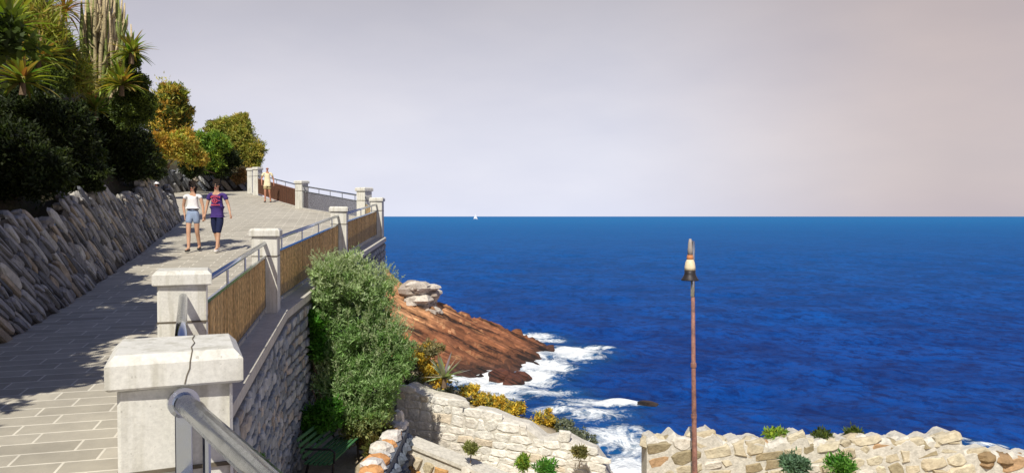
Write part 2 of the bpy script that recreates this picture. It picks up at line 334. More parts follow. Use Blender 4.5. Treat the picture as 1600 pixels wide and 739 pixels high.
# ------------------------------------------------------------------ path
def pz(y): return -2.36 + .08*y
RL = [(2.6, -3.0), (.72, -.0), (-1.36, 3.1), (-2.96, 6.9), (-4.07, 12.7), (-4.5, 20), (-4.72, 26.7), (-5.5, 28.6), (-9.3, 34), (-15.0, 45), (-16.3, 48)]
WB = [(-5.0, -14), (-5.5, -6), (-5.7, 0), (-6.05, 6), (-6.4, 9.6), (-6.95, 11.85), (-8.5, 17), (-10.1, 22), (-11.7, 27), (-12.2, 28.2), (-14.5, 28.6), (-19, 29), (-30, 29.5)]
poly = [(x, y) for x, y in RL] + [(-17.2, 51), (-21.4, 51), (-30, 47), (-30, 28.4), (-14.5, 28.0)] + [(x-.3, y) for x, y in reversed(WB[:10])] + [(1.9, -14)]
mb = MB(); mb.add([(x, y, pz(y)) for x, y in poly], [tuple(reversed(range(len(poly))))][::-1])
path = mb.build('path', M['paving'], origin=(-6, 10, pz(10))); tag(path, kind='structure')
if path.data.polygons[0].normal.z < 0: path.data.flip_normals()

# ------------------------------------------------------------------ hillsides (swept banks)
def resample(pts, step):
    out = []
    for (a, b) in zip(pts[:-1], pts[1:]):
        a, b = np.array(a, float), np.array(b, float); n = max(1, int(np.linalg.norm(b-a)/step))
        out += [a+(b-a)*k/n for k in range(n)]
    out.append(np.array(pts[-1], float)); return out
def fbm(x, y, z, s=1): return mnoise.fractal(Vector((x*s, y*s, z*s)), 1.0, 2.0, 4)
def bank(name, pts, top, dirv, prof, rough=.35):
    line = resample(pts, .4); ts = [0, .3, .6, 1, 1.4, 1.8, 2.3, 2.8, 3.4, 4, 5, 6, 8, 10, 13, 17, 22]
    V = []; n = len(line)
    for t_ in ts:
        for p in line:
            x, y = p[0]+dirv[0]*t_, p[1]+dirv[1]*t_; z = top(p) + prof(t_) + rough*min(1, t_)*fbm(x, y, 0, .5)
            V.append((x, y, z))
    F = [(i*n+j, i*n+j+1, (i+1)*n+j+1, (i+1)*n+j) for i in range(len(ts)-1) for j in range(n-1)]
    o = finish(name, V, F, None, M['soil'], smooth=True)
    if o.data.polygons[len(F)//2].normal.z < 0: o.data.flip_normals()
    tag(o, kind='structure'); return o, BVHTree.FromPolygons([Vector(v) for v in V], F)
WH = 1.5
def nt(p):
    y = p[1]; hgt = 1.5 + .18*math.sin(y*.9) + .12*math.sin(y*2.3+1)
    hgt -= .42*min(1, max(0, (y-18)/8))
    return pz(y) + hgt - .05
batter = .38
WT = [(x-batter, y-.08) for x, y in WB]
hill, hb = bank('hillside', WT, nt, (-.92, -.25), lambda t_: 2.0*min(max(0, t_-.6), 3.2) + .45*max(0, t_-3.8))
FW = [(-16.6, 50.9), (-18.5, 50.4), (-20.9, 49.6), (-20.9, 46), (-19.9, 42.5), (-19.9, 41.5), (-23, 37), (-27, 35)]
def ft(p): return pz(p[1]) + 1.15 + max(0, (50-p[1]))*.115
hill2, hb2 = bank('far_hillside', [(x-.2, y+.2) for x, y in FW], ft, (-.85, .5), lambda t_: .38*min(t_, 8))
def hit(px, py, which=(0,)):
    v = ray(px, py).normalized(); best = None
    for b in ((hb,), (hb2,), (hb, hb2))[which if isinstance(which, int) else 0]:
        h = b.ray_cast(Vector((0, 0, 0)), v)
        if h[0] is not None and (best is None or h[3] < best[1]): best = (h[0], h[3])
    return best[0] if best else None

# ------------------------------------------------------------------ stone walls
def stones(mb, s0, s1, v0, v1, inside, mapf, theta, rowh, wr, depth, tintf, gap=.12, jit=.16, seed=1):
    """irregular rounded stones laid over the (s, v) plane in rows tilted by theta; mapf(s, v, out) -> point"""
    r = random.Random(seed); c, s_ = math.cos(theta), math.sin(theta)
    L = math.hypot(s1-s0, v1-v0) + 1; cs, cv = (s0+s1)/2, (v0+v1)/2
    b = -L/2
    while b < L/2:
        hgt = rowh*r.uniform(.65, 1.4); a = -L/2 - r.random()
        while a < L/2:
            wd = r.uniform(*wr); ac, bc = a+wd/2, b+hgt/2
            s, v = cs + ac*c - bc*s_, cv + ac*s_ + bc*c
            if s0 <= s <= s1 and inside(s, v):
                hw, hh = wd/2-gap*hgt/2, hgt/2-gap*hgt/2; dp = depth*r.uniform(.5, 1.3)
                kk = r.uniform(.45, .8); ring = []
                for (x, y) in ((-1, -kk), (-kk, -1), (kk, -1), (1, -kk), (1, kk), (kk, 1), (-kk, 1), (-1, kk)):
                    ring.append((x*hw + r.uniform(-jit, jit)*hh, y*hh + r.uniform(-jit, jit)*hh))
                vs = []
                tl = r.uniform(-.3, .3)*dp; tl2 = r.uniform(-.3, .3)*dp
                for sc_, o in ((1, -.02), (.96, dp*.6), (.78, dp)):
                    for (x, y) in ring:
                        X, Y = x*sc_, y*sc_ + (0); oo = o + (tl*x/hw + tl2*y/hh if o > 0 else 0)
                        vs.append(mapf(s + X*c - Y*s_, v + X*s_ + Y*c, oo))
                fs = [(q*8+k, q*8+(k+1) % 8, (q+1)*8+(k+1) % 8, (q+1)*8+k) for q in range(2) for k in range(8)] + [tuple(range(16, 24))]
                mb.add(vs, fs, tintf(r))
            a += wd
        b += hgt
def polymap(pts, zb, batterd, outsign):
    """pts: plan polyline, zb(y or s)->base height ; returns length, map"""
    pl = [Vector((x, y, 0)) for x, y in pts]; L = [0]
    for a, b in zip(pl[:-1], pl[1:]): L.append(L[-1] + (b-a).length)
    ns = [(b-a).normalized() for a, b in zip(pl[:-1], pl[1:])]
    def at_s(s):
        s = min(max(s, 0), L[-1]-1e-4)
        i = 0
        while L[i+1] < s: i += 1
        f = (s-L[i])/(L[i+1]-L[i]); p = pl[i].lerp(pl[i+1], f)
        t0 = ns[i]; 
        if f > .5 and i+1 < len(ns): t0 = ns[i].lerp(ns[i+1], f-.5)
        if f < .5 and i > 0: t0 = ns[i].lerp(ns[i-1], .5-f)
        t0.normalize(); n = Vector((t0.y, -t0.x, 0))*outsign
        return p, n
    def mf(s, v, o):
        p, n = at_s(s); return p + n*(o - batterd*v) + Vector((0, 0, zb(p) + v))
    return L[-1], mf, at_s
def blend(a, b, f): return tuple(x*(1-f)+y*f for x, y in zip(a, b))
def grey_slab(r):
    c = blend((.33, .33, .34), (.10, .11, .13), r.random()); k = r.random()
    if k < .15: c = blend(c, (.45, .36, .24), .6)
    elif k < .25: c = blend(c, (.55, .55, .52), .6)
    return c
# near dry stone wall
Ln, mf, ats = polymap([p for p in WB if p[1] >= -6], lambda p: pz(p.y), batter/1.5, 1)
w0 = empty('dry_stone_wall', (-7, 12, pz(12)), 'long shaded dry stone wall of slanting grey slabs on the left side of the path, below the dark bank', 'wall')
def ntop(s): p, n = ats(s); return nt((p.x, p.y)) - pz(p.y) + .05*math.sin(s*5.1)
mb = MB()
stones(mb, 0, Ln, -.1, 1.9, lambda s, v: -.02 < v < ntop(s)+.02, mf, R(-40), .125, (.22, .8), .055, grey_slab, gap=.15, jit=.28, seed=3)
mb.build('stone_facing', M['stone'], w0)
mb = MB(); ss = np.linspace(0, Ln, 90)
vs = [mf(s, v if v < 1 else ntop(s), 0.0) for s in ss for v in (-.2, 1)] 
mb.add(vs, [(i*2, i*2+2, i*2+3, i*2+1) for i in range(len(ss)-1)])
mb.build('wall_core', M['mortar'], w0)
# rubble along its top
mb = MB(); r = random.Random(5)
def boulder(mb, c, s, t_, r, flat=.7):
    vs = []; n = 7
    for (z, k) in ((-.5, .55), (-.15, 1), (.25, .9), (.5, .45)):
        for q in range(n):
            a = 6.283*q/n; kk = k*r.uniform(.75, 1.15); vs.append(Vector(c) + Vector((math.cos(a)*kk*s, math.sin(a)*kk*s, z*s*flat*r.uniform(.85, 1.15)*2)))
    fs = [(i*n+q, i*n+(q+1) % n, (i+1)*n+(q+1) % n, (i+1)*n+q) for i in range(3) for q in range(n)] + [tuple(reversed(range(n))), tuple(range(3*n, 4*n))]
    mb.add(vs, fs, t_)
for s in np.arange(10, Ln-14, .42):
    p = mf(s+r.uniform(-.1, .1), ntop(s), -.12); boulder(mb, p, r.uniform(.09, .2), blend((.42, .40, .36), (.22, .21, .2), r.random()), r)
mb.build('capstone', M['stone'], w0)
# far wall
L2, mf2, ats2 = polymap(FW, lambda p: pz(p.y), .2, -1)
w1 = empty('dry_stone_wall', (-19, 50, pz(50)), 'far slanting dry stone wall where the path bends, under the ochre bushes and the round tree', 'wall')
def ftop(s): p, n = ats2(s); return ft((p.x, p.y)) - pz(p.y)
mb = MB(); stones(mb, 0, L2, -.1, 4, lambda s, v: -.05 < v < ftop(s)+.05, mf2, R(52), .3, (.5, 1.5), .2, grey_slab, gap=.2, jit=.25, seed=8)
mb.build('stone_facing', M['stone'], w1)
mb = MB(); ss = np.linspace(0, L2, 60); vs = [mf2(s, v if v < 1 else ftop(s), 0.0) for s in ss for v in (-.2, 1)]
mb.add(vs, [(i*2, i*2+2, i*2+3, i*2+1) for i in range(len(ss)-1)]); mb.build('wall_core', M['mortar'], w1)

# ------------------------------------------------------------------ promenade retaining wall with ledge
def ledge_z(p):
    ys = [-3, 3.1, 6.9, 12.7, 20, 26.7, 60]; zs = [-1.9, -1.9, -1.85, -1.57, -1.12, -.74, 1.9]
    return float(np.interp(p[1], ys, zs))
def offset(pts, d):
    out = []
    for i, p in enumerate(pts):
        a = Vector(pts[max(i-1, 0)]); b = Vector(pts[min(i+1, len(pts)-1)]); t0 = (b-a).normalized(); out.append((p[0]+t0.y*d, p[1]-t0.x*d))
    return out
RLc = RL[:8]
w2 = empty('retaining_wall', (-3.5, 12, -5), 'shaded rubble retaining wall with pale ledge that carries the pillars and railings of the promenade', 'wall')
inn, out = offset(RL, -.28), offset(RL, .34)
dense_i = resample(inn, 1e9); 
def densify(pts, n=6):
    o = []
    for a, b in zip(pts[:-1], pts[1:]):
        for k in range(n): o.append((a[0]+(b[0]-a[0])*k/n, a[1]+(b[1]-a[1])*k/n))
    return o+[pts[-1]]
di, do = densify(inn), densify(out); mc = densify(RL)
mb = MB(); vs = []
for a, b, c in zip(di, do, mc):
    z = ledge_z(c); vs += [(a[0], a[1], max(z, pz(c[1])-.02) if False else z), (b[0], b[1], z), (b[0], b[1], z-.13), (b[0]-(b[0]-c[0])*.15, b[1]-(b[1]-c[1])*.15, z-.13)]
n = len(di); mb.add(vs, [(i*4+k, i*4+k+1, i*4+4+k+1, i*4+4+k) for i in range(n-1) for k in range(3)])
mb.build('ledge', M['ledge'], w2)
# kerb face where the path stands above the ledge
mb = MB(); vs = []
kc = densify(offset(RL, -.0)); ki = densify(offset(RL, -.16))
for a, b in zip(ki, kc):
    zt = max(pz(a[1]), ledge_z(b)) + .035; vs += [(a[0], a[1], zt-.12), (a[0], a[1], zt), (b[0], b[1], zt), (b[0], b[1], ledge_z(b)-.05)]
mb.add(vs, [(i*4+k, i*4+k+1, i*4+4+k+1, i*4+4+k) for i in range(len(kc)-1) for k in range(3)])
mb.build('kerb', M['ledge'], w2)
Lr, mfr, atr = polymap(offset(RL, .30)[:8], lambda p: ledge_z(p)-.13, -.03, 1)
def blue_grey(r):
    c = blend((.46, .48, .48), (.20, .23, .26), r.random()**.8)
    return blend(c, (.5, .4, .28), .5) if r.random() < .12 else c
mb = MB(); stones(mb, 2.2, Lr, -6.5, 0, lambda s, v: -6.3 < v < -.04 and s < Lr-.02, mfr, 0, .17, (.14, .42), .045, blue_grey, gap=.22, jit=.2, seed=12)
mb.build('stone_facing', M['stone'], w2)
mb = MB(); ss = np.linspace(0, Lr, 80); vs = [mfr(s, v, 0) for s in ss for v in (-10.5, 0)]
mb.add(vs, [(i*2, i*2+2, i*2+3, i*2+1) for i in range(len(ss)-1)]); mb.build('wall_core', plain('dark mortar', (.13, .13, .13), .9), w2)

# ------------------------------------------------------------------ pillars
def pillar_parts(root, H=1.37):
    b = MB(); wd = .405
    b.box((0, 0, (H-.13)/2-.4), (wd, wd, H-.13+.8), bev=.012)
    o1 = b.build('shaft', M['castone'], root)
    b = MB()
    for z in (H-.45,): b.box((0, 0, z), (wd+.004, wd+.004, .014))
    j = b.build('joint', M['crack'], root)
    b = MB(); c_ = .24; bt = [(c_-.012, H-.13), (c_, H-.12), (c_, H-.035), (c_-.032, H), ]
    vs = []
    for rr_, z in bt:
        for sx_, sy_ in ((-1, -1), (1, -1), (1, 1), (-1, 1)): vs.append((sx_*rr_, sy_*rr_, z))
    vs = [Vector(v) + WL[root.name] for v in vs]
    fs = [(3, 2, 1, 0)] + [(i*4+k, i*4+(k+1) % 4, (i+1)*4+(k+1) % 4, (i+1)*4+k) for i in range(3) for k in range(4)] + [(12, 13, 14, 15)]
    b.add(vs, fs); b.build('cap', M['castone'], root)
proto = empty('pillar', (0, 0, 0)); pillar_parts(proto)
PIL = {}
def copy_tree(o, parent=None):
    c = o.copy(); col.objects.link(c); c.parent = parent
    for ch in o.children: copy_tree(ch, c)
    return c
plist = [((-1.36, 3.1), -1.885, R(23), 'nearest pale stone pillar, broad cracked cap with a thick steel handrail fixed to its face', 1),
 ((-2.96, 6.9), -1.845, R(21), 'pale stone pillar just behind the nearest cracked one, beside the shade edge on the path', 1),
 ((-4.07, 12.7), -1.57, R(11), 'third pale stone pillar from the viewer, left of the top of the big silvery bush', 1),
 ((-4.5, 20), -1.12, R(8), 'fourth pale stone pillar from the viewer, right behind the big silvery bush', 1),
 ((-4.72, 26.9), -.72, R(0), 'pale pillar at the outermost corner of the promenade, standing directly against the sea', 1),
 ((-5.5, 28.6), -.40, R(-30), 'pale pillar just left of the outermost corner pillar, where the railing turns back', 1.07),
 ((-9.3, 34.0), .20, R(-30), 'pale pillar between the grey mesh railing and the brown railing behind the walking man', 1.0),
 ((-14.75, 44.6), 1.26, R(-25), 'right one of the two farthest pale pillars, beside the man in the cream shirt', 1.15),
 ((-15.9, 47.0), 1.42, R(-25), 'left one of the two farthest pale pillars, at the end of the far slanting wall', 1.10)]
for i, ((x, y), z, rz, lab, k) in enumerate(plist):
    o = proto if i == 0 else copy_tree(proto)
    o.location = (x, y, z); o.rotation_euler.z = rz; o.scale = (1, 1, k) if i < 7 else (.95, .95, k)
    tag(o, lab, 'pillar', 'stone pillars of the promenade railing')
PT = [Vector((x, y, z)) for (x, y), z, *_ in plist]
# crack across the nearest cap: thin raised filler strip following cap top, chamfer and face
b = MB(); H = 1.37
pts = [(.07, .20, H), (.06, .09, H), (.068, -.02, H), (.055, -.12, H), (.058, -.208, H), (.05, -.24, H-.035), (.048, -.24, H-.06), (.038, -.24, H-.085), (.03, -.24, H-.119)]
nrm = [(0, 0, 1)]*5 + [(0, -.8, .6)] + [(0, -1, 0)]*3; vs = []
for p, q in zip(pts, nrm):
    for sx_ in (-.0022, .0022): vs.append(Vector(p) + Vector(q)*.0025 + Vector((sx_, 0, 0)))
b.add(vs, [(i*2, i*2+1, i*2+3, i*2+2) for i in range(len(pts)-1)])
WL['tmp'] = Vector((0, 0, 0)); cr = b.build('crack', M['crack'], None, origin=(0, 0, 0)); cr.parent = proto

# ------------------------------------------------------------------ railings
def railing(A, B, lab, kind='reed', n=4, dims=(.09, .92, 1.14), rad=.032, grp='steel railings between the pillars', trim=.215, flange=False, samples=None):
    A, B = Vector(A), Vector(B); d = (B-A); L = d.length; u = d/L; A2, B2 = A+u*trim, B-u*trim
    up = Vector((0, 0, 1)); root = empty('railing', (A2+B2)/2, lab, 'railing', grp)
    side = u.cross(up).normalized()
    z0, z1, zt = dims
    b = MB(); b.tube([A2+up*zt, B2+up*zt], rad, 14); b.build('handrail', M['steel'], root, smooth=True)
    b = MB()
    for z, hh in ((z0, .035), (z1, .035)):
        for q in (A2, ): pass
        c = (A2+B2)/2 + up*z; X = u; Y = side; Zv = X.cross(Y)
        Mx = Matrix((X, Y, Zv)).transposed(); b.box(c, ((B2-A2).length, .03, hh), M=Mx)
    for q in (A2+u*.02, B2-u*.02):
        b.box(q+up*(z0+z1)/2, (.035, .035, z1-z0-.03), rz=math.atan2(u.y, u.x))
    b.build('panel_frame', M['steel'] if kind != 'dark' else M['rust'], root)
    for k in range(n):
        f = (k+.5)/n if n > 2 else (k+1)/(n+1); q = A2.lerp(B2, f)
        b = MB(); b.tube([q+up*(z1+.017), q+up*(zt-rad*.6)], .014, 8); b.build('bracket', M['steel'], root)
        b = MB(); b.tube([q+up*.0, q+up*(z0-.015)], .014, 8); b.build('foot', M['steel'], root)
    b = MB(); Lp = (B2-A2).length-.08; x = 0; r = random.Random(int(abs(A.x*100))); st = .024
    cols = {'reed': ((.86, .70, .45), (.60, .46, .25)), 'dark': ((.34, .17, .10), (.20, .10, .07)), 'mesh': ((.34, .31, .31), (.24, .22, .22))}[kind]
    if kind == 'mesh':
        for sg in (1, -1):
            x = -1.0
            while x < Lp:
                a0, a1 = max(0, x), min(Lp, x+.83)
                if a1 > a0+.02:
                    f0, f1 = (a0-x)/.83, (a1-x)/.83
                    if sg < 0: f0, f1 = 1-f0, 1-f1
                    h0, h1 = z0+.02+(z1-z0-.04)*f0, z0+.02+(z1-z0-.04)*f1
                    b.tube([A2+u*(.04+a0)+up*h0, A2+u*(.04+a1)+up*h1], .006, 3, blend(cols[0], cols[1], r.random()), cap=False)
                x += .05
        b.build('mesh_infill', M['reed'], root)
    else:
        while x < Lp:
            wv = r.uniform(.012, .026)
            q = A2+u*(.04+x+wv/2) + side*r.uniform(-.004, .004)
            b.box(q+up*(z0+z1)/2, (wv*1.02, .012, z1-z0-.03+r.uniform(-.02, .0)), rz=math.atan2(u.y, u.x), t=blend(cols[0], cols[1], r.random()))
            x += wv+.0015
        b.build('reed_panel', M['reed'], root)
    if flange:
        b = MB(); b.box(A2+u*.006+up*(zt-.34), (.012, .06, .66), rz=R(23)+R(-90), bev=.003); b.build('mounting_plate', M['steel'], root)
        b = MB(); q = A2+up*zt; b.tube([q-u*.002, q+u*.02, q+u*.022, q+u*.05], [rad*1.5, rad*1.5, rad*1.12, rad*1.12], 20); b.build('flange', M['steel'], root, smooth=False)
    return root
# near railing: runs from the nearest pillar past the viewer
NA = Vector((-1.365, 3.06, -1.885)); NB = Vector((.55, .29, -1.885))
railing(NA, NB, 'nearest steel railing, thick shiny tube leaving the face of the cracked pillar', n=4, rad=.038, flange=True, dims=(.09, .9, 1.185))
railing(PT[0], PT[1], 'short steel railing between the two nearest pillars, its tube seen end on', n=4, rad=.035)
railing(PT[1], PT[2], 'railing with lit brown reed panel between the second and third pillars', n=4)
railing(PT[2], PT[3], 'railing with brown reed panel above the big silvery bush', n=4)
railing(PT[3], PT[4], 'railing with brown reed panel ending at the outermost corner pillar over the sea', n=3)
railing(PT[4], PT[5], 'very short railing joining the two corner pillars', n=1, trim=.23)
railing(PT[5], PT[6], 'far railing filled with grey wire mesh, seen against the sky', 'mesh', n=5)
railing(PT[6], PT[7], 'far railing with dark reddish brown panel behind the man in the cream shirt', 'dark', n=5)

# ------------------------------------------------------------------ foliage
CN = [None]
def leaf_object(name, p, d, L, W, T, parent=None, mat=None, origin=None, fold=False):
    n = len(p); d = d/np.linalg.norm(d, axis=1, keepdims=True)
    nn_ = CN[0] if CN[0] is not None and len(CN[0]) == n else NR.normal(size=(n, 3)); CN[0] = None
    s = np.cross(d, nn_); s /= np.linalg.norm(s, axis=1, keepdims=True)
    L = np.broadcast_to(L, (n,))[:, None]; W = np.broadcast_to(W, (n,))[:, None]
    V = np.stack([p, p+d*L*.45+s*W/2, p+d*L, p+d*L*.45-s*W/2], 1).reshape(-1, 3)
    F = np.arange(n*4).reshape(n, 4)
    return finish(name, V, F, T, mat or M['leaf'], parent, origin)
def crown(lobes, ncl, per, leaf, cols, clr=.28, up=.3, aspect=.4, shell=.5, zmin=None, colz=None, lump=True):
    """lobes: (x,y,z,rx,ry,rz). clumps of leaves through the shell of every lobe"""
    lobes = np.array(lobes, float); sub = []
    for l in lobes:
        sub.append(l*np.array([1, 1, 1, .82, .82, .82]))
        for q in range(8 if lump else 0):
            v_ = NR.normal(size=3); v_ /= np.linalg.norm(v_); v_[2] = abs(v_[2])*.8 if NR.random() < .6 else v_[2]
            sub.append(np.concatenate([l[:3]+v_*l[3:6]*NR.uniform(.7, 1.12), l[3:6].min()*NR.uniform(.2, .5)*np.array([1, 1, NR.uniform(.7, 1.4)])]))
    lobes = np.array(sub); vol = lobes[:, 3]*lobes[:, 5]; idx = NR.choice(len(lobes), ncl, p=vol/vol.sum())
    u = NR.normal(size=(ncl, 3)); u /= np.linalg.norm(u, axis=1, keepdims=True)
    rad = (shell + (1-shell)*NR.random(ncl)**.6)*(1+.17*NR.normal(size=ncl))
    rad = rad*np.where(NR.random(ncl) < .07, NR.uniform(1.12, 1.4, ncl), 1)
    c = lobes[idx, :3] + u*lobes[idx, 3:6]*rad[:, None]
    rc = np.maximum(clr*lobes[idx, 3:6].min(axis=1)*NR.uniform(.4, 1.2, ncl), leaf*.6)
    base = np.array(cols)[NR.integers(0, len(cols), ncl)]*NR.uniform(.7, 1.3, (ncl, 1))
    p = np.repeat(c, per, 0) + NR.normal(size=(ncl*per, 3))*np.repeat(rc, per)[:, None]*.6
    d = NR.normal(size=(ncl*per, 3)) + np.repeat(u, per, 0)*.8 + np.array([0, 0, up])
    nrm_ = np.repeat(u, per, 0)*.8 + np.array([0, -.15, .75]) + NR.normal(size=(ncl*per, 3))*.55
    T = np.repeat(base, per, 0)*NR.uniform(.65, 1.4, (ncl*per, 1))
    if colz is not None: T = colz(p, T)
    if zmin is not None:
        k = p[:, 2] > zmin; p, d, T, nrm_ = p[k], d[k], T[k], nrm_[k]
    CN[0] = nrm_; L = leaf*NR.uniform(.6, 1.4, len(p)); return p, d, L, L*aspect, np.clip(T, 0, 1)
def limbs(b, base, tops, r0, r):
    base = Vector(base)
    for tp in tops:
        tp = Vector(tp); pts = []
        for k in range(6):
            f = k/5; q = base.lerp(tp, f) + Vector((r.uniform(-1, 1), r.uniform(-1, 1), 0))*(tp-base).length*.05*(k > 0)
            pts.append(q)
        b.tube(pts, [r0*(1-.8*k/5) for k in range(6)], 6)
def shrub(name, base, lobes, ncl, per, leaf, cols, lab, cat, grp=None, stem=.04, **kw):
    root = empty(name, base, lab, cat, grp); r = random.Random(hash(lab) % 999 if False else len(lab))
    b = MB(); limbs(b, Vector(base)-Vector((0, 0, .15)), [(l[0], l[1], l[2]+l[5]*.3) for l in lobes], stem, r)
    b.build('trunk' if cat == 'tree' else 'stem', M['bark'], root)
    leaf_object('crown' if cat == 'tree' else 'foliage', *crown(lobes, ncl, per, leaf, cols, **kw), root)
    return root
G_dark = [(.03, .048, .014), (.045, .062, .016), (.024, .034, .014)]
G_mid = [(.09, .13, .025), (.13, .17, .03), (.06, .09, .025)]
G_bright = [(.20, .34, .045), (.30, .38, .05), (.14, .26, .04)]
G_ochre = [(.52, .38, .07), (.46, .42, .08), (.32, .36, .06), (.50, .29, .05)]
def lob(px, py, Y, rx, ry, rz):  # centre given by its place in view, radii in pixels at that depth
    c = P(px, py, Y); k = Y/1200; return (c.x, c.y, c.z, rx*k, ry*k, rz*k)
# shrubs on the near bank. each: (base pixel, lobes list in px, colours, label)
bank_shrubs = [
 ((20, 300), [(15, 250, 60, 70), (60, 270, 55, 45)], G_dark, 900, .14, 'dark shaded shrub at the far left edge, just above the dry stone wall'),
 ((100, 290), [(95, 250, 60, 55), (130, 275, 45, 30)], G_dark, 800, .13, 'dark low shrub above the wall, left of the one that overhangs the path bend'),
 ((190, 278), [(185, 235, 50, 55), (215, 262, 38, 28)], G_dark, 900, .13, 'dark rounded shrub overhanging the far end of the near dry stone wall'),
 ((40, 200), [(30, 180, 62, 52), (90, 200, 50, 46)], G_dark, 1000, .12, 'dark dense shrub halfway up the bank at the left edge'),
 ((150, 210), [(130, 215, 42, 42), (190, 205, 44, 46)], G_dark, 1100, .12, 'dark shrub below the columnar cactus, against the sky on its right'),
 ((60, 110), [(20, 90, 55, 50), (75, 125, 44, 40)], G_mid, 1200, .12, 'green shrub in the upper left corner under the strap leaved plants'),
 ((200, 130), [(212, 135, 16, 30), (200, 172, 30, 30), (226, 165, 14, 30), (205, 95, 12, 20)], G_mid, 800, .11, 'green shrub right of the columnar cactus, sunlit on top'),
]
for (bp_, ls, cols, ncl, leaf, lab) in bank_shrubs:
    h = hit(*bp_, 0) or P(bp_[0], bp_[1], 18)
    Y = h.y - .4
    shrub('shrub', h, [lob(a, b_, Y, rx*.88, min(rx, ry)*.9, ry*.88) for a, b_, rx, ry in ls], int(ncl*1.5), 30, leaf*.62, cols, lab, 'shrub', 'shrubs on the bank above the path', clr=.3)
YG = [(.30, .33, .05), (.40, .40, .07), (.20, .26, .04), (.34, .26, .07)]
for ls, n_, lab in [([(25, 40, 30, 26), (60, 62, 26, 20), (15, 75, 24, 20)], 420, 'sunlit yellow green thicket of narrow leaves in the top left corner'),
                    ([(88, 98, 26, 20), (112, 122, 22, 18), (62, 92, 20, 14)], 380, 'sunlit yellow green thicket of narrow leaves left of the cactus foot'),
                    ([(140, 140, 22, 18), (165, 150, 22, 16), (185, 132, 16, 14)], 380, 'sunlit yellow green thicket of narrow leaves directly under the cactus')]:
    h = hit(ls[1][0], ls[1][1]+30, 0); Y = (h.y if h else 18)-1.7
    shrub('strap_leaf_thicket', P(ls[1][0], ls[1][1]+20, Y+.8), [lob(a, b_, Y, rx, ry, ry) for a, b_, rx, ry in ls], n_, 10, .34, YG, lab, 'shrub', 'strap leaved thickets', aspect=.10, up=.5, clr=.3)
# columnar cactus
hc = hit(160, 175, 0) or P(160, 175, 19); hc = Vector(hc); hc = P(160, 165, hc.y-1.6)
root = empty('columnar_cactus', hc, 'tall clump of pale tan ribbed cactus columns high on the bank against the sky', 'cactus')
r = random.Random(21)
k = hc.y/1200
cm = tinted('cactus', nscale=18, var=.3, bump=.8, bscale=24)
for i in range(64):
    fx = r.uniform(-1, 1); topy = -25 + abs(fx)**1.6*85 + r.uniform(-20, 60)
    top = P(160+fx*52+r.uniform(-5, 5), topy, hc.y + r.uniform(-.9, .9))
    bs = Vector((hc.x + fx*.32, hc.y + r.uniform(-.6, .6), hc.z-.5)); mid_ = bs.lerp(top, .45) + Vector((fx*.22, 0, 0))
    b = MB(); pts = []
    for q in range(10):
        f = q/9; p1 = (bs*(1-f)**2 + mid_*2*f*(1-f) + top*f*f); pts.append(p1 + Vector((r.uniform(-.025, .025), r.uniform(-.025, .025), 0)))
    rd = r.uniform(.045, .085); c = blend((.62, .50, .32), (.40, .34, .19), r.random())
    if r.random() < .2: c = (.20, .24, .07)
    b.tube(pts, [rd*(1.1-.35*q/9+.12*math.sin(q*2.1+i)) if q < 9 else rd*.3 for q in range(10)], 9, c)
    for a_ in range(r.choice((2, 3, 4, 5))):
        a0 = pts[r.randint(3, 7)]; sgn = r.choice((-1, 1)); hh_ = r.uniform(.25, .7); b.tube([a0, a0+Vector((sgn*.10, r.uniform(-.1, .1), .06)), a0+Vector((sgn*.16, 0, hh_*.5)), a0+Vector((sgn*.18, 0, hh_))], [rd*.55, rd*.6, rd*.55, rd*.2], 7, c)
    b.build('column', cm, root, smooth=True)
# strap-leaved rosettes
def rosette(c, size, n, cols, lab, droop=.5, name='agave', cat='agave', grp='strap leaved rosettes on the bank', wid=.055, face=None):
    root = empty(name, c, lab, cat, grp); b = MB(); r = random.Random(int(abs(c[0])*77)); c = Vector(c)
    for i in range(n):
        a = r.uniform(0, 6.283); el_ = r.uniform(-.1, 1.35); L = size*r.uniform(.7, 1.1); t_ = tuple(x*r.uniform(.7, 1.35) for x in r.choice(cols))
        d = Vector((math.cos(a)*math.cos(el_), math.sin(a)*math.cos(el_), math.sin(el_))); sd = d.cross(Vector((0, 0, 1))).normalized()
        vs = []; p = c.copy(); m_ = 6; seg = L/m_
        for q in range(m_+1):
            wv = size*wid*math.sin(math.pi*min(1, (q/m_)*.75+.25))*(1 if q < m_ else 0.05)
            nrm_ = sd.cross(d).normalized()
            vs += [p - sd*wv + nrm_*wv*.3, p, p + sd*wv + nrm_*wv*.3]
            p = p + d*seg; d = (d + Vector((0, 0, -droop*.28))).normalized()
        b.add(vs, [(q*3+k_, q*3+k_+1, q*3+k_+4, q*3+k_+3) for q in range(m_) for k_ in range(2)], t_)
    b.build('leaf_rosette', M['leaf'], root, smooth=True); b2 = MB(); b2.tube([c-Vector((0, 0, .22)), c], [.06, .05], 8); b2.build('stem', M['bark'], root); return root
